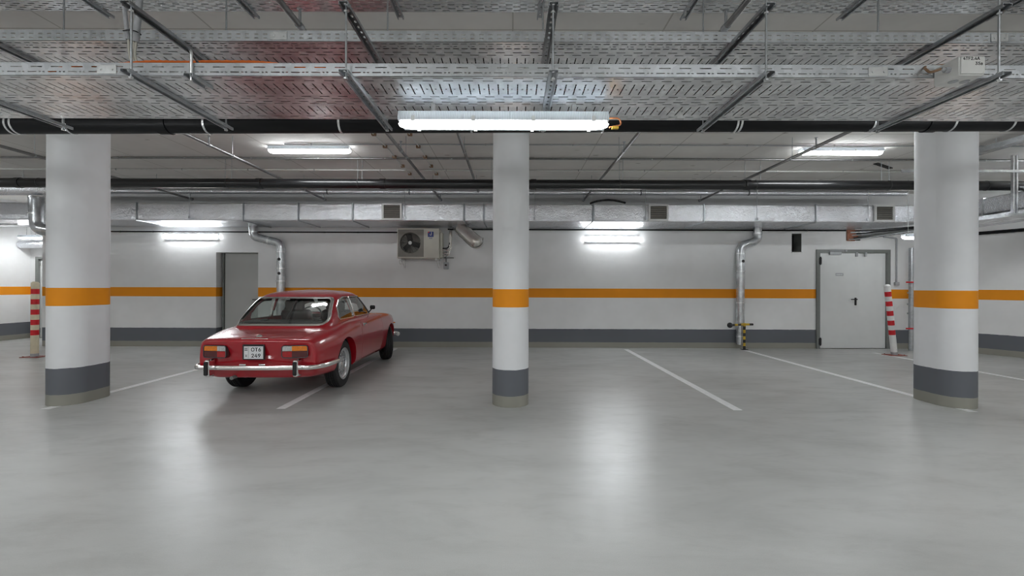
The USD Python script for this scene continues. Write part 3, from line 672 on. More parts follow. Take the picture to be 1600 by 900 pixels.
# alcove duct on the far left, lit by the alcove lamp
t = thing('alcove_duct', 'pale foil duct lit by the lamp in the far left alcove', 'duct', (-11.8, 11.5, 2.4))
obj('pipe', tube([(-12.58, 11.55, 2.42), (-10.65, 11.55, 2.42)], .10, 22), 'foil_wrap', t, smooth=60)
obj('hanger_rod', [rod((x, 11.55, 2.5), (x, 11.55, ZC), .005, 6) for x in (-12.2, -11.2)], 'strut_steel', t)
t = thing('alcove_tray', 'pale steel tray hanging under the duct at the far left edge', 'cable tray', (-11.6, 8.9, 2.55))
zt = at(20, 352, 8.8)[2]
obj('tray', [box(-12.58, -9.6, 8.75, 8.77, zt, zt + .035), box(-12.58, -9.6, 8.75, 9.05, zt, zt + .004), box(-12.58, -9.6, 9.03, 9.05, zt, zt + .035)], 'galvanised', t)
obj('hanger_rod', [rod((x, 8.9, zt), (x, 8.9, ZC), .005, 6) for x in (-12.2, -10.6)], 'strut_steel', t)

# black hose lying over the duct, slot in the ceiling
p_, q_ = at(922, 319, 9.25), at(976, 318, 9.25)
single('black_hose', tube(bend([p_ + [0, 0, .012], p_ + [.12, 0, .06], (p_ + q_) / 2 + [0, 0, .085], q_ + [-.15, 0, .055], q_ + [.02, 0, .014]], .2, 5), .020, 10), 'black_rubber', 'black hose arching over the foil duct right of the central column', 'hose')
sl = at(1380, 259.5, 7.86); w_ = box(-.30, .30, -.035, .035, -.012, 0); w_.apply_transform(trimesh.transformations.rotation_matrix(.55, [0, 0, 1])); w_.apply_translation([sl[0], sl[1], ZC])
single('ceiling_slot', w_, 'dark_recess', 'dark narrow slot in the ceiling left of the top of the right column', 'opening')

# ------------------------------------------------------------------ air conditioner outdoor unit
AX0, AX1 = at(620.5, 380, 9.76)[0], at(686, 380, 9.76)[0]; AZ0, AZ1 = at(650, 403.5, 9.76)[2], at(650, 356.5, 9.76)[2]; AY = 9.76
t = thing('air_conditioner', 'cream air conditioner outdoor unit on brackets under the duct', 'air conditioner', ((AX0 + AX1) / 2, 9.9, AZ0))
fc = at(641, 379.5, AY); fr_ = .222
casing = rbox(AX0, AX1, AY, AY + .32, AZ0, AZ1, .012) - M3(lathe([(0, -.01), (fr_, -.01), (fr_, .12), (0, .12)], 36, 'y', (fc[0], AY, fc[2])))
obj('casing', casing, 'cream_metal', t)
px1 = at(662, 380, AY)[0]
fp = sbox(AX0 + .02, AZ0 + .03, px1, AZ1 - .03).difference(Point(fc[0], fc[2]).buffer(fr_, quad_segs=10))
obj('fan_panel', xz_plate(fp, AY - .006, AY + .001), 'louvre_grey', t)
fan = [lathe([(0, 0), (.05, 0), (.05, .04), (0, .04)], 20, 'y', (fc[0], AY + .05, fc[2]))]
for k in range(3):
    bl = box(.04, .20, -.003, .003, -.06, .06); bl.apply_transform(trimesh.transformations.rotation_matrix(.5, [1, 0, 0])); bl.apply_transform(trimesh.transformations.rotation_matrix(k * 2 * PI / 3 + .3, [0, 1, 0])); bl.apply_translation([fc[0], AY + .07, fc[2]]); fan.append(bl)
obj('fan', fan, 'black_plastic', t)
gr = []
for r in np.linspace(.05, fr_, 12): gr.append(trimesh.creation.torus(r, .0048, major_sections=36, minor_sections=5))
for g in gr: g.apply_transform(trimesh.transformations.rotation_matrix(PI / 2, [1, 0, 0])); g.apply_translation([fc[0], AY - .004, fc[2]])
for k in range(8):
    a = k * PI / 4; gr.append(rod((fc[0] + .04 * math.cos(a), AY - .004, fc[2] + .04 * math.sin(a)), (fc[0] + fr_ * math.cos(a), AY - .004, fc[2] + fr_ * math.sin(a)), .004, 5))
obj('fan_grille', gr, 'grille_dark', t)
obj('fan_hub', lathe([(0, 0), (.036, 0), (.040, .008), (0, .012)], 18, 'y', (fc[0], AY - .018, fc[2])), 'white_plastic', t)
lp = at(673, 366, AY)
em = obj('emblem', rbox(lp[0] - .062, lp[0] + .062, AY - .004, AY + .001, lp[2] - .06, lp[2] + .055, .001), 'blue_label', t)
obj('emblem', [lettering('J', .07, (lp[0] + .0, AY - .003, lp[2] - .025), bold=True, center=True)], 'white_plastic', t)
obj('emblem', [box(lp[0] - .062, lp[0] - .030, AY - .0045, AY - .0035, lp[2] + .03, lp[2] + .055)], 'post_red', t)
obj('emblem', [lettering('AIR', .028, (lp[0], AY, lp[2] - .10), bold=True, center=True)], 'blue_label', t)
for x in (AX0 + .06, AX1 - .07):
    obj('bracket', [box(x - .02, x + .02, AY + .02, YW, AZ0 - .035, AZ0), box(x - .02, x + .02, YW - .02, YW, AZ0 - .20, AZ0 + .1), rod((x, AY + .1, AZ0 - .03), (x, YW - .02, AZ0 - .17), .013, 6)], 'white_paint', t)
obj('side_cover', rbox(AX1 - .002, AX1 + .06, AY + .09, AY + .28, AZ0 + .02, AZ1 - .08, .01), 'cream_metal', t)
for k in range(4):
    z = AZ0 + .06 + k * .055; xo = AX1 + .19 + .018 * (k % 3) + .02
    obj('refrigerant_pipe', tube(bend([(AX1 + .0, AY + .12, z), (xo, AY + .12, z), (xo, AY + .14, DZ0 - .09), (xo - .03, YW - .04, DZ0 - .06)], .11, 8), .013 if k % 2 else .017, 8), 'pipe_cover' if k < 3 else 'black_plastic', t)
obj('drain_elbow', tube(bend([(AX0 + .03, AY + .12, AZ0 - .02), (AX0 + .03, AY + .12, AZ0 - .12), (AX0 + .09, AY + .12, AZ0 - .12), (AX0 + .09, AY + .12, AZ0 - .06)], .03), .014, 8), 'white_plastic', t)
ib = at(697.5, 414.5, YW)
t = thing('isolator_switch', 'small grey isolator switch on the wall below the air conditioner', 'switch', ib)
obj('case', rbox(ib[0] - .055, ib[0] + .055, YW - .075, YW, ib[2] - .09, ib[2] + .07, .012), 'grey_plastic', t)
obj('knob', lathe([(0, 0), (.022, 0), (.022, .02), (0, .022)], 14, 'y', (ib[0], YW - .097, ib[2])), 'black_plastic', t)
obj('cable', [rod((ib[0], YW - .04, ib[2] + .06), (ib[0], YW - .04, ib[2] + .38), .012, 8), rod((ib[0] - .2, YW - .03, ib[2] + .165), (ib[0] + .17, YW - .03, ib[2] + .165), .009, 6)], 'frame_grey', t)
# slanting foil covered pipe end by the central column
a, b = at(720, 358, 9.80), at(744, 378, 9.45)
t = thing('insulated_stub', 'short slanting foil wrapped pipe end under the duct left of the central column', 'duct', b)
obj('pipe', tube([a, a * .5 + b * .5, b], .145, 22), 'pipe_cover', t, smooth=60)
obj('end_cap', trimesh.Trimesh(*[(lambda s: (s.vertices * .147 + b, s.faces))(trimesh.creation.icosphere(2))][0]), 'pipe_cover', t)
obj('edge_wire', tube(bend([a + [-.17, -.05, .02], b + [-.18, -.09, -.04], b + [-.05, -.11, -.15], b + [.13, -.08, -.08], b + [.15, -.08, .08]], .08), .007, 6), 'frame_grey', t)

# ------------------------------------------------------------------ right hand services
t = thing('cable_bundle', 'bundle of dark cables coming out of a ragged wall hole above the double door', 'cables', (HOLE[0], YW, HOLE[2]))
obj('fire_seal', [rbox(HOLE[0] - .01, HOLE[1] - .13, YW - .03, YW - .001, HOLE[2] - .01, HOLE[3] + .02, .012), rbox(HOLE[0] + .08, HOLE[1] + .02, YW - .022, YW - .001, HOLE[2] + .05, HOLE[3] + .01, .010)], 'mortar_red', t)
rnd = random.Random(3)
for k in range(7):
    z0 = HOLE[2] + .02 + .032 * k; x0_ = HOLE[0] + .03 + .035 * ((k * 3) % 7)
    j = (k * 4) % 7; pts = bend([(x0_, YW - .025, z0), (x0_ + .12 + .06 * j, YW - .16, z0 + .012 * (j % 3)), (8.55 + .03 * j, 9.2 - .06 * j, 2.59 + .010 * k), (8.75 + .03 * k, 7.3, 2.59 + .010 * k)], .25, 6)
    obj('cable', tube(pts, .012 + .004 * (k % 3), 8), ('grey_plastic', 'black_plastic', 'frame_grey', 'grey_plastic', 'black_plastic', 'galvanised', 'black_plastic')[k], t)
# the duct turns and runs along the right side
t = thing('ventilation_duct', 'foil wrapped duct running towards the camera right of the right column', 'duct', (8.9, 7.0, DZ0))
for a, b in ((9.08, 8.1), (8.1, 6.6), (6.6, 5.0), (5.0, 3.4)):
    obj('duct_section', crumpled(8.45, 9.30, b + .004, a - .004, DZ0, 2.985), 'foil_wrap', t, smooth=80)
for y in (8.1, 6.6, 5.0): obj('joint_band', box(8.44, 9.31, y - .012, y + .012, DZ0 - .01, 2.993), 'galvanised', t)
t = thing('strut_hanger', 'pale vertical steel strut frame beside the right column carrying the side tray', 'hanger', (8.02, 7.2, ZC))
obj('strut_post', [box(7.995, 8.015, 7.2, 7.24, 2.55, ZC), box(8.05, 8.075, 7.2, 7.24, 2.55, ZC)], 'galvanised', t)
zz = at(1560, 267.5, 7.2)[2]
obj('strut_arm', box(6.2, 8.9, 7.18, 7.20, zz - .02, zz + .02), 'galvanised', t)
obj('strut_arm', box(7.9, 9.2, 7.18, 7.24, 2.535, 2.565), 'galvanised', t)
t = thing('side_tray', 'steel cable tray under the foil duct right of the right column', 'cable tray', (8.7, 7, 2.57))
obj('bottom_sheet', box(8.25, 9.15, 3.4, 8.9, 2.567, 2.570), 'galvanised', t)
obj('side_flange', box(8.25, 8.253, 3.4, 8.9, 2.570, 2.64), 'galvanised', t)
obj('side_flange', box(9.147, 9.15, 3.4, 8.9, 2.570, 2.64), 'galvanised', t)
t = thing('side_tray', 'steel cable tray close under the ceiling right of the right column', 'cable tray', (6.9, 6, 3.33))
obj('side_flange', box(6.85, 6.853, 2.0, 7.0, 3.36, 3.43), 'strut_steel', t)
obj('bottom_sheet', box(6.853, 7.0, 2.0, 7.0, 3.36, 3.363), 'galvanised', t)
obj('hanger_rod', [rod((6.86, y, 3.36), (6.86, y, ZC), .006, 6) for y in (4.2, 6.4)], 'strut_steel', t)
# dark rail along the slanting wall
a2, b2 = p0 + .3 * np.array([dx, dy]), p0 + 6 * np.array([dx, dy]); o2 = -.03 * np.array([nx, ny])
single('wall_rail', rod((a2[0] + o2[0], a2[1] + o2[1], 2.52), (b2[0] + o2[0], b2[1] + o2[1], 2.52), .035, 10), 'black_plastic_pipe', 'thick dark pipe along the slanting wall right of the right column', 'pipe')
# conduit with a box on the wall
a, b = at(1401, 376, YW - .03), at(1401, 443, YW - .03)
t = thing('wall_conduit', 'thin grey conduit with a small box on the wall right of the double door', 'conduit', b)
obj('pipe', rod((a[0], YW - .03, a[2]), (a[0], YW - .03, b[2]), .016, 10), 'grey_plastic', t)
obj('socket_box', rbox(b[0] - .045, b[0] + .045, YW - .06, YW, b[2] - .04, b[2] + .03, .008), 'grey_plastic', t)
obj('elbow', tube(bend([(a[0], YW - .03, a[2]), (a[0], YW - .03, a[2] + .05), (a[0] - .3, YW - .03, a[2] + .08)], .04), .016, 8), 'grey_plastic', t)
# riser pipe with red valve handles
q = at(1424, 480, 9.9); zt_, zb_ = at(1424, 440, 9.9)[2], at(1424, 520, 9.9)[2]
t = thing('valve_riser', 'dark riser pipe with two red valve handles half hidden by the right column', 'pipe', (q[0], 9.9, 0))
obj('pipe', rod((q[0], 9.9, 0), (q[0], 9.9, 2.25), .05, 14), 'strut_steel', t)
for z in (1.0, 1.25, .8): obj('flange', lathe([(0, 0), (.075, 0), (.075, .03), (0, .03)], 14, 'z', (q[0], 9.9, z)), 'strut_steel', t)
for py in (441, 513):
    z = at(1420, py, 9.9)[2]; obj('valve_handle', [rbox(q[0] - .17, q[0] + .02, 9.82, 9.85, z - .014, z + .014, .006), rod((q[0] - .0, 9.84, z), (q[0], 9.92, z), .012, 8)], 'post_red', t)

# ------------------------------------------------------------------ yellow and black pipe guard
t = thing('pipe_guard', 'yellow and black striped steel guard post around the foot of the branch duct', 'guard', (at(1163, 546, 9.95)[0], 9.95, 0))
gx, gy = at(1163, 520, 9.93)[0], 9.93
zc = at(1160, 507, 9.93)[2]
def striped(p, q, r, n, mats, nm):
    p, q = np.array(p, float), np.array(q, float)
    for k in range(n):
        a, b = p + (q - p) * k / n, p + (q - p) * (k + 1) / n
        obj(nm, tube([a, b], r, 12), mats[k % 2], t, smooth=60)
striped((gx, gy, 0.012), (gx, gy, zc + .03), .026, 8, ('black_paint', 'yellow_paint'), 'post_section')
x0_, x1_ = at(1139, 507, 9.7)[0], at(1176, 507, 9.9)[0]
striped((x0_ + .05, 9.72, zc), (gx - .02, gy - .0, zc), .024, 4, ('black_paint', 'yellow_paint'), 'bar_section')
striped((gx + .02, gy, zc), (x1_ + .03, gy + .02, zc), .024, 2, ('yellow_paint', 'black_paint'), 'bar_section')
s = trimesh.creation.icosphere(2, .058); s.apply_translation([x0_ + .03, 9.72, zc]); obj('end_ball', s, 'black_paint', t)
obj('foot_plate', rbox(gx - .06, gx + .06, gy - .06, gy + .06, 0, .012, .003), 'black_paint', t)

# ------------------------------------------------------------------ red and white posts
def bollard(base, top, r, white, label, greybase=False):
    base, top = np.array(base, float), np.array(top, float)
    t = thing('marker_post', label, 'bollard', base)
    L = np.linalg.norm(top - base); u = (top - base) / L
    zs_ = [(.010, .07, 'grey_plastic' if greybase else white), (.07, .42, white)]
    z = .42; k = 0
    while z < L - .12:
        zs_.append((z, z + .098, 'post_red' if k % 2 == 0 else white)); z += .098; k += 1
    for a, b, m_ in zs_: obj('post_section', tube([base + u * a, base + u * b], r, 20), m_, t, smooth=60)
    e = base + u * z
    obj('cap', tube([e, e + u * (L - z - .03), e + u * (L - z - .01), e + u * (L - z)], [r, r, r * .8, r * .4], 20), white, t, smooth=60)
    obj('foot_plate', [rbox(base[0] - .17, base[0] + .17, base[1] - .12, base[1] + .12, 0, .012, .004)] + [lathe([(0, 0), (.013, 0), (.013, .012), (0, .012)], 6, 'z', (base[0] + sx * .13, base[1] + sy * .085, .012)) for sx in (-1, 1) for sy in (-1, 1)], 'red_brown', t)
b0 = at(1397.5, 555, 9.2); t0 = at(1386, 444.5, 9.2); bollard((b0[0], 9.2, 0), (t0[0], 9.2, t0[2]), .056, 'post_white', 'leaning red and white striped post in front of the double door', greybase=True)
b0 = at(54, 559, 8.62); t0 = at(55.0, 440, 8.62); bollard((b0[0], 8.62, 0), (t0[0], 8.62, t0[2]), .060, 'cream_white', 'upright red and cream striped post left of the left column', greybase=True)

#CAR#
# ------------------------------------------------------------------ the red coupe (local space: x right, y forward from the rear axle, z up)
car = thing('car', 'red two door classic coupe with chrome bumper parked nose to the wall', 'car', (-3.02, 6.15, .0013), rz=1.0, local=True)
WB, WR, TR = 2.35, .315, .665
ST = np.array([  # y, half width, z bottom, z shoulder, z deck centre, deck flatness
    [-.905, .690, .272, .690, .742], [-.80, .715, .262, .715, .765], [-.60, .745, .255, .745, .795], [-.35, .775, .25, .775, .828], [0, .790, .235, .805, .868],
    [.4, .792, .225, .835, .895], [1.0, .795, .225, .855, .91], [1.6, .795, .225, .858, .915], [2.0, .792, .23, .848, .905], [2.35, .788, .24, .832, .885],
    [2.7, .765, .25, .800, .850], [2.95, .720, .27, .755, .800], [3.08, .665, .29, .715, .755], [3.14, .62, .31, .69, .72]])
SI = [PchipInterpolator(ST[:, 0], ST[:, k]) for k in range(1, 5)]
SP = [[.0, .70, .90, .975, 1.0, .992, .965, .90, .80, .55, .25, .0]]
def section(y, d=0.0):
    w, zb, zs, zd = [float(s(np.clip(y, -.905, 3.14))) for s in SI]
    w -= d; zb += d; zs -= d; zd -= d
    h = zs - zb
    pts = np.array([[0, zb], [.70 * w, zb], [.90 * w, zb + .012], [.965 * w, zb + .10 * h], [.99 * w, zb + .30 * h], [w, zb + .55 * h], [.992 * w, zb + .76 * h], [.970 * w, zb + .90 * h],
                    [.930 * w, zs + .01], [.86 * w, zs + .55 * (zd - zs) + .006], [.70 * w, zs + .84 * (zd - zs)], [.35 * w, zd - .002], [0, zd]])
    s = np.r_[0, np.cumsum(np.linalg.norm(np.diff(pts, axis=0), axis=1))]
    u = np.linspace(0, s[-1], 44)
    half = np.c_[PchipInterpolator(s, pts[:, 0])(u), PchipInterpolator(s, pts[:, 1])(u)]
    return np.vstack([half, (half * [-1, 1])[-2:0:-1]])
def body(d=0.0):
    e = .035
    ys = [(-.905 + d, .030), (-.903 + d, .018), (-.896 + d, .008), (-.882 + d, .002)] + [(y, 0) for y in np.linspace(-.86 + d, 3.08 - d, 76)] + [(3.11 - d, .006), (3.135 - d, .02), (3.145 - d, .04)]
    rings = []
    for y, ins in ys:
        sec = section(y, d + ins)
        yy = np.full(len(sec), y)
        k = np.clip((-.25 - y) / .6, 0, 1)
        yy += k * .075 * (np.abs(sec[:, 0]) / .7) ** 3                         # the tail is bowed in plan
        yy += k * np.clip((.44 - sec[:, 1]) / .15, 0, 1) ** 1.3 * .10           # and tucks under below the bumper
        yy += k * .022 * np.clip((.70 - sec[:, 1]) / .10, 0, 1)                 # the deck lip overhangs the tail panel
        kf = np.clip((y - 2.6) / .5, 0, 1)
        yy -= kf * .22 * (np.abs(sec[:, 0]) / .7) ** 2.5 + kf * np.clip((.5 - sec[:, 1]) / .2, 0, 1) * .08
        rings.append(np.c_[sec[:, 0], yy, sec[:, 1]])
    n = len(rings[0]); v = np.vstack(rings); f = []
    for i in range(len(rings) - 1):
        for k in range(n):
            a, b = i * n + k, i * n + (k + 1) % n
            f += [[a, b + n, b], [a, a + n, b + n]]
    v = np.vstack([v, rings[0].mean(0), rings[-1].mean(0)])
    for k in range(n):
        f += [[len(v) - 2, k, (k + 1) % n], [len(v) - 1, (len(rings) - 1) * n + (k + 1) % n, (len(rings) - 1) * n + k]]
    m = trimesh.Trimesh(v, f, process=False)
    if m.volume < 0: m.invert()
    return M3(m)
GZ = np.array([.78, .87, .95, 1.03, 1.11, 1.19, 1.235, 1.265, 1.290, 1.305, 1.313])
GB = PchipInterpolator(GZ, [-.42, -.325, -.225, -.125, -.015, .110, .210, .335, .51, .68, .80])
GF = PchipInterpolator(GZ, [1.94, 1.80, 1.675, 1.55, 1.43, 1.31, 1.23, 1.14, 1.04, .95, .88])
GW = PchipInterpolator(GZ, [.655, .640, .622, .602, .578, .548, .520, .480, .400, .270, .12])
def gh(d=0.0):
    P = []
    for z in np.linspace(.78, 1.313, 30):
        yb, yf, w = GB(z) - d, GF(z) + d, GW(z) + d
        yc, L = (yb + yf) / 2, (yf - yb) / 2
        a = np.linspace(0, 2 * PI, 72, endpoint=False); e = 2 / 4.6
        x = w * np.sign(np.cos(a)) * np.abs(np.cos(a)) ** (2 / 6.0); y = yc + L * np.sign(np.sin(a)) * np.abs(np.sin(a)) ** (2 / 8.0)
        P.append(np.c_[x, y, np.full(72, z + (d if z > 1.0 else 0))])
    h = trimesh.convex.convex_hull(np.vstack(P)); return M3(h)
G0 = gh(); B0 = body()
def xz_prism(poly, y0, y1): return M3(xz_plate(poly, y0, y1))
def yz_prism(poly, x0, x1): return M3(yz_plate(poly, x0, x1))
def rounded(pts, r): p = Polygon(pts); return p.buffer(-r).buffer(r, quad_segs=6)
rearp = rounded([(-.585, .876), (.585, .876), (.500, 1.196), (-.500, 1.196)], .055)
windp = rounded([(-.60, .925), (.60, .925), (.485, 1.205), (-.485, 1.205)], .05)
quart = rounded([(.075, .912), (.70, .912), (.655, 1.208), (.47, 1.208), (.27, 1.172), (.13, 1.075)], .035)
doorw = rounded([(.735, .912), (1.60, .912), (1.27, 1.208), (.69, 1.208)], .03)
cuts = [(rearp, 'y', -.9, .55, 'rear_window'), (windp, 'y', 1.05, 2.1, 'windscreen')]
for s in (-1, 1):
    cuts += [(quart, 'x', s * .25, s * .95, 'quarter_window'), (doorw, 'x', s * .25, s * .95, 'door_window')]
def prism(poly, ax, a, b):
    a, b = min(a, b), max(a, b); return xz_prism(poly, a, b) if ax == 'y' else yz_prism(poly, a, b)
inner = gh(-.035)
cav = Manifold.batch_boolean([M3(box(-.62, .62, .12, 1.55, .33, 1.0)), M3(box(-.58, .58, -.12, .2, .82, 1.0)), inner ^ M3(box(-1, 1, -1, 3, .83, 1.5))], manifold3d.OpType.Add)
shell = (B0 + G0) - cav
for p, ax, a, b, nm in cuts: shell -= prism(p, ax, a, b)
arch = [M3(lathe([(0, .40), (.352, .40), (.352, 1.0), (0, 1.0)], 48, 'x', (0, y, .325))) for y in (0, WB)]
arch += [c.mirror([1, 0, 0]) for c in arch]
for c in arch: shell -= c
# doors and boot lid become parts of their own, with open shut lines
doorp = Polygon([(.62, .29), (1.72, .29), (1.74, .60), (1.70, .915), (.705, .915), (.62, .80)])
lidp = Polygon([(-.56, -.41), (.56, -.41), (.545, -.62), (.50, -.835), (-.50, -.835), (-.545, -.62)])
Bin = body(.022)
def xy_prism(poly, z0, z1):
    m = extr(poly, z1 - z0); m.apply_translation([0, 0, z0]); return M3(m)
parts = []
for s in (-1, 1):
    a, b = sorted((s * .60, s * 1.0))
    piece = shell ^ yz_prism(doorp, a, b); parts.append(('door', piece))
    shell -= (yz_prism(doorp.buffer(.0045, join_style=2), a, b) - Bin)
lid = (B0 - Bin) ^ xy_prism(lidp, .66, 1.0) ^ M3(box(-1, 1, -.868, 0, .66, 1)) - gh(.006)
shell -= (xy_prism(lidp.buffer(.006, join_style=2), .66, 1.0) ^ M3(box(-1, 1, -.874, 0, .66, 1))) - Bin - gh(.004)
hoodp = Polygon([(-.60, 1.86), (.60, 1.86), (.60, 2.5), (.50, 2.96), (-.50, 2.96), (-.60, 2.5)])
hood = (B0 - Bin) ^ xy_prism(hoodp, .66, 1.0) - G0
shell -= (xy_prism(hoodp.buffer(.006, join_style=2), .66, 1.0) - Bin) - G0
obj('body', shell, 'car_red', car, smooth=28)
for nm, p in parts: obj(nm, p, 'car_red', car, smooth=28)
lidprim = obj('boot_lid', lid, 'car_red', car, smooth=28)
obj('bonnet', hood, 'car_red', car, smooth=28)
g1, g2, g3, g4 = gh(-.006), gh(-.012), gh(.007), gh(-.02)
for p, ax, a, b, nm in cuts:
    pane = (g1 - g2) ^ prism(p.buffer(.012), ax, a, b)
    w = obj(nm, pane, 'car_glass', car, smooth=35)
    trim_w = .023 if nm in ('rear_window', 'windscreen') else .011
    tr_ = (g3 - g4) ^ (prism(p.buffer(trim_w), ax, a, b) - prism(p.buffer(-.002), ax, a, b))
    obj('window_seal' if nm == 'windscreen' else 'chrome_trim', tr_, 'black_rubber' if nm == 'windscreen' else 'bumper_chrome', w, smooth=35)
# wheel arches: dark liners and lips
ln = []
for y in (0, WB):
    for s in (-1, 1):
        ln.append(lathe([(.345, .41), (.351, .41), (.351, .70), (.345, .70), (.345, .41)], 40, 'x', (0, y, .325)))
        ln.append(lathe([(0, .405), (.35, .405), (.35, .412), (0, .412)], 40, 'x', (0, y, .325)))
        for q in ln[-2:]:
            if s < 0: q.apply_transform(np.diag([-1, 1, 1, 1])); q.invert()
            obj('wheel_arch_liner', M3(q) ^ M3(box(-1, 1, -1, 4, .262, 1)), 'car_dark', car)
# underbody, exhaust
obj('underbody', [box(-.60, .60, -.30, 2.9, .23, .30), rod((-.62, 0, .315), (.62, 0, .315), .04), lathe([(0, 0), (.11, 0), (.11, .2), (0, .2)], 16, 'x', (-.1, 0, .315))], 'car_dark', car)
obj('exhaust_pipe', [rod((-.28, -.86, .285), (-.28, -.2, .30), .021, 12), tube([(-.28, -.5, .305), (-.28, -.2, .305)], .06, 12)], 'frame_grey', car)
# wheels
def wheel(x, y, steer=0.0):
    s = 1 if x > 0 else -1; W = .165
    tp = [(.205, -.070), (.235, -.080), (.285, -.0825), (.305, -.074), (.313, -.060)]
    for g in (-.045, -.018, .012, .038):
        tp += [(.315, g - .006), (.307, g - .004), (.307, g + .004), (.315, g + .006)]
    tp += [(.313, .060), (.305, .074), (.285, .0825), (.235, .080), (.205, .070), (.205, -.070)]
    ty = lathe(tp, 48, 'x'); rim = lathe([(.155, .02), (.168, .055), (.192, .062), (.208, .074), (.215, .081), (.208, .083), (.196, .070), (.196, -.06), (.19, -.06), (.19, .03), (.155, .012), (.155, .02)], 48, 'x')
    disc = M3(lathe([(0, .030), (.05, .040), (.115, .052), (.160, .042), (.172, .030), (.172, .018), (0, .015)], 48, 'x'))
    for k in range(14):
        a = k * 2 * PI / 14
        sl = extr(rrect(.098, .152, -.0125, .0125, .012), .12); sl.apply_transform(trimesh.transformations.rotation_matrix(PI / 2, [0, 1, 0])); 
        v = sl.vertices; sl.vertices = np.c_[v[:, 0], v[:, 1], -v[:, 2]]; sl = trimesh.Trimesh(sl.vertices, sl.faces)
        if sl.volume < 0: sl.invert()
        sl.apply_transform(trimesh.transformations.rotation_matrix(a, [1, 0, 0])); disc -= M3(sl)
    disc = tri(disc)
    cap = lathe([(0, .028), (.034, .028), (.034, .052), (.026, .060), (0, .062)], 20, 'x')
    nuts = [lathe([(0, .03), (.008, .03), (.008, .052), (0, .052)], 6, 'x', (0, .062 * math.cos(a), .062 * math.sin(a))) for a in np.arange(4) * PI / 2 + .4]
    back = lathe([(0, -.01), (.185, -.01), (.185, -.02), (0, -.02)], 32, 'x')
    T = trimesh.transformations.translation_matrix([x, y, WR]) @ trimesh.transformations.rotation_matrix(steer, [0, 0, 1]) @ (np.eye(4) if s > 0 else trimesh.transformations.rotation_matrix(PI, [0, 0, 1]))
    for q in (ty, rim, disc, cap, back, *nuts): q.apply_transform(T)
    w = obj('wheel', ty, 'black_rubber', car, smooth=35)
    obj('rim', rim, 'alloy', w, smooth=35); obj('rim_disc', disc, 'alloy', w, smooth=30); obj('hub_cap', cap, 'chrome', w)
    obj('brake_disc', back, 'car_dark', w)
    for q in nuts: obj('wheel_nut', q, 'chrome', w)
for x, y, st in ((TR - .015, 0, 0), (-TR + .03, 0, 0), (TR + .015, WB, .45), (-TR - .015, WB, .45)): wheel(x, y, st)
# tail lights on the tail panel
def tail_y(x, z): return -.905 + .075 * (abs(x) / .7) ** 3 + .022 * min(max((.70 - z) / .10, 0), 1)
for s in (-1, 1):
    xa, xb = s * .315, s * .608; x0, x1 = min(xa, xb), max(xa, xb); xm = (x0 + x1) / 2; zb, zt = .523, .672
    rot = -math.atan((tail_y(xb, .6) - tail_y(xa, .6)) / (xb - xa))
    y0 = tail_y(xm, .6)
    T = trimesh.transformations.translation_matrix([xm, y0, 0]) @ trimesh.transformations.rotation_matrix(-rot, [0, 0, 1])
    hw = (x1 - x0) / 2
    def put(p, ya, yb):
        m = xz_plate(p, ya, yb); m.apply_transform(T); return m
    rim_ = rrect(-hw, hw, zb, zt, .03)
    L = obj('tail_light', put(rim_, -.008, .05), 'lens_dark_red', car)
    obj('light_frame', put(rim_.difference(rim_.buffer(-.008)), -.018, .02), 'tape_dark', L)
    ins = rim_.buffer(-.010); zm = .603; xi = -s * (hw - .115)   # inner cell boundary in local x
    inn = sbox(-9, zm, xi, 9) if s > 0 else sbox(xi, zm, 9, 9)
    up = ins.intersection(sbox(-9, zm + .003, 9, 9)); lo = ins.intersection(sbox(-9, 0, 9, zm - .003))
    inside = sbox(-9, 0, xi, 9) if s > 0 else sbox(xi, 0, 9, 9)
    obj('amber_lens', put(up.difference(inside), -.014, .0), 'lens_amber', L); obj('reversing_lens', put(up.intersection(inside), -.014, .0), 'lens_clear', L)
    obj('red_lens', put(lo.intersection(inside), -.014, 0), 'lens_red', L); obj('brake_lens', put(lo.difference(inside), -.013, 0), 'lens_dark_red', L)
# number plate
yp = -.905 + .022 - .004
pl = obj('number_plate', rbox(-.116, .116, yp - .014, yp, .514, .672, .004), 'plate_white', car)
fr = rrect(-.126, .126, .506, .684, .008).difference(sbox(-.113, .517, .113, .664))
obj('plate_frame', xz_plate(fr, yp - .018, yp + .006), 'black_plastic', pl)
obj('lettering', lettering('OT6', .042, (.028, yp - .0138, .604), bold=True, center=True), 'ink', pl)
obj('lettering', lettering('249', .042, (.028, yp - .0138, .534), bold=True, center=True), 'ink', pl)
hm = lettering('H', .026, (0, 0, 0), bold=True, center=True); hm.apply_translation([0, 0, -.013]); hm.apply_transform(trimesh.transformations.rotation_matrix(PI / 2, [0, 1, 0])); hm.apply_translation([-.086, yp - .0138, .552])
obj('lettering', [hm], 'ink', pl)
obj('flag', [box(-.103, -.070, yp - .0152, yp - .0138, .612 + k * .013, .612 + k * .013 + .006) for k in range(3)], 'ink', pl)
obj('divider', box(-.061, -.0585, yp - .0152, yp - .0138, .525, .656), 'tape_dark', pl)
# badge, badge bar
obj('badge', [lathe([(0, 0), (.024, 0), (.021, .005), (0, .006)], 20, 'z', (0, 0, 0)).apply_transform(trimesh.transformations.translation_matrix([.01, -.80, section(-.80)[:, 1].max() + .004]) @ trimesh.transformations.rotation_matrix(.6, [1, 0, 0]) @ np.diag([1.45, 1.15, 1, 1]))], 'chrome', lidprim)
obj('script_badge', [rbox(-.155, .155, -.880, -.874, .744, .752, .002)], 'chrome', lidprim)
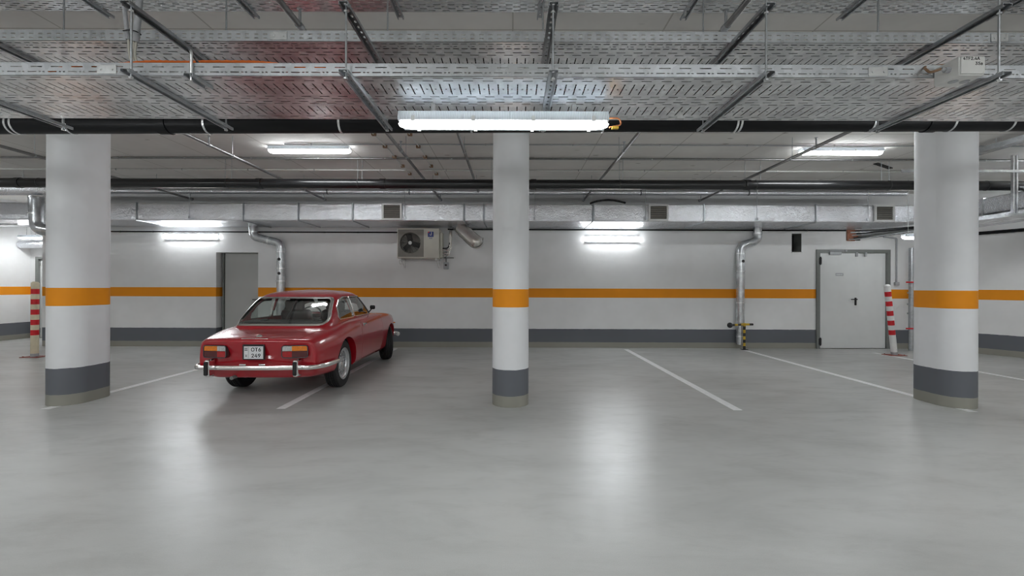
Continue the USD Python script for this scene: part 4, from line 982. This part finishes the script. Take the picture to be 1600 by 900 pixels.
# bumper: bar with rounded section following the tail and wrapping the sides, overriders
def tail_edge(x): return -.905 + .075 * (abs(x) / .7) ** 3 + .03
bp = [(.792, -.37)] + [(.785, -.50), (.770, -.64), (.743, -.75), (.695, -.845), (.62, -.898)] + [(x, tail_edge(x) - .042) for x in (.54, .45, .30, .15)]
bp = np.array(bp + [(0, tail_edge(0) - .042)] + [(-x, y) for x, y in bp[::-1]])
sec = np.array([(0, -.027), (.012, -.024), (.018, -.010), (.020, 0), (.018, .010), (.012, .024), (0, .027), (-.006, .027), (-.006, -.027)])
t_ = np.gradient(bp, axis=0); t_ /= np.linalg.norm(t_, axis=1)[:, None]; nr = np.c_[-t_[:, 1], t_[:, 0]]
if nr[len(nr) // 2][1] > 0: nr = -nr
zbar = .414
V = np.vstack([np.c_[bp[i, 0] + nr[i, 0] * sec[:, 0], bp[i, 1] + nr[i, 1] * sec[:, 0], zbar + sec[:, 1]] for i in range(len(bp))]); n = len(sec); f = []
for i in range(len(bp) - 1):
    for k in range(n):
        a, b = i * n + k, i * n + (k + 1) % n; f += [[a, b, b + n], [a, b + n, a + n]]
for k in range(1, n - 1): f += [[0, k + 1, k], [len(V) - n, len(V) - n + k, len(V) - n + k + 1]]
bm = trimesh.Trimesh(V, f, process=False)
if bm.volume < 0: bm.invert()
bump = obj('rear_bumper', bm, 'bumper_chrome', car, smooth=35)
for s in (-1, 1):
    yo = tail_edge(.5) - .040
    o = obj('overrider', [rbox(s * .505 - .030, s * .505 + .030, yo - .075, yo + .05, .315, .512, .018), rbox(s * .505 - .022, s * .505 + .022, yo - .085, yo, .335, .49, .012)], 'chrome', bump)
    obj('rubber_pad', rbox(s * .505 - .021, s * .505 + .021, yo - .096, yo - .06, .335, .492, .01), 'black_rubber', o)
    px_ = s * .112
    obj('plate_lamp', rbox(px_ - .038, px_ + .038, tail_edge(0) - .06, tail_edge(0) - .02, zbar + .029, zbar + .049, .006), 'chrome', bump)
# front bumper end, side marker, door handles, mirror
bf = np.array([(-.80, 2.82, .42), (-.77, 3.0, .42), (-.62, 3.14, .42), (-.3, 3.2, .42), (.3, 3.2, .42), (.62, 3.14, .42), (.77, 3.0, .42), (.80, 2.82, .42)])
obj('front_bumper', tube(bend(bf, .1), .035, 10), 'bumper_chrome', car, smooth=60)
for s in (-1, 1):
    dh = obj('door_handle', [rbox(min(s * .778, s * .805), max(s * .778, s * .805), .665, .79, .792, .812, .008), rbox(min(s * .77, s * .80), max(s * .77, s * .80), .655, .70, .772, .815, .008)], 'chrome', car)
    obj('side_marker', rbox(min(s * .76, s * .792), max(s * .76, s * .792), 2.60, 2.64, .66, .68, .006), 'lens_amber', car)
mr = obj('door_mirror', [rbox(.66, .745, 1.40, 1.435, .985, 1.05, .016), rod((.635, 1.43, .93), (.69, 1.42, .995), .009, 8)], 'car_dark', car)
obj('wiper', [rod((.1, 1.72, .925), (.42, 1.60, .955), .005, 6)], 'black_plastic', car)
# interior
def seat(x, y):
    st = obj('seat', [rbox(x - .23, x + .23, y, y + .46, .36, .54, .05), M3(rbox(x - .23, x + .23, -.06, .07, 0, .56, .05)).rotate([14, 0, 0]).translate([0, y + .06, .46])], 'seat_black', car, smooth=40)
    obj('headrest', M3(rbox(x - .145, x + .145, -.045, .045, 0, .165, .04)).rotate([10, 0, 0]).translate([0, y - .10, .99]), 'seat_black', st, smooth=40)
seat(-.31, .92); seat(.31, .92)
obj('rear_seat', [rbox(-.56, .56, .18, .60, .36, .50, .04), M3(rbox(-.56, .56, -.05, .05, 0, .42, .04)).rotate([18, 0, 0]).translate([0, .25, .45])], 'seat_black', car, smooth=40)
obj('parcel_shelf', [M3(box(-.7, .7, -.33, .25, .882, .897)) ^ gh(-.02), M3(lathe([(0, 0), (.055, 0), (.045, .02), (0, .025)], 18, 'z', (.36, .03, .897))), M3(lathe([(0, 0), (.055, 0), (.045, .02), (0, .025)], 18, 'z', (-.36, .03, .897)))], 'car_dark', car)
obj('dashboard', rbox(-.58, .58, 1.40, 1.545, .68, .90, .03), 'car_dark', car)
sw = trimesh.creation.torus(.185, .013, major_sections=32, minor_sections=8); sw = [sw, box(-.18, .18, -.008, .008, -.004, .004), lathe([(0, -.01), (.04, -.01), (.04, .02), (0, .02)], 14, 'z')]
for q in sw: q.apply_transform(trimesh.transformations.rotation_matrix(PI / 2 - .45, [1, 0, 0])); q.apply_translation([-.31, 1.36, .86])
obj('steering_wheel', sw, 'car_dark', car)
obj('rear_view_mirror', [rbox(-.10, .10, 1.13, 1.155, 1.125, 1.175, .01), rod((0, 1.15, 1.16), (0, 1.185, 1.225), .007, 6)], 'car_dark', car)
obj('seat_belt', [tube(bend([(-.20, .235, .84), (-.12, .50, 1.20)], .02), .010, 6)], 'tape_dark', car)
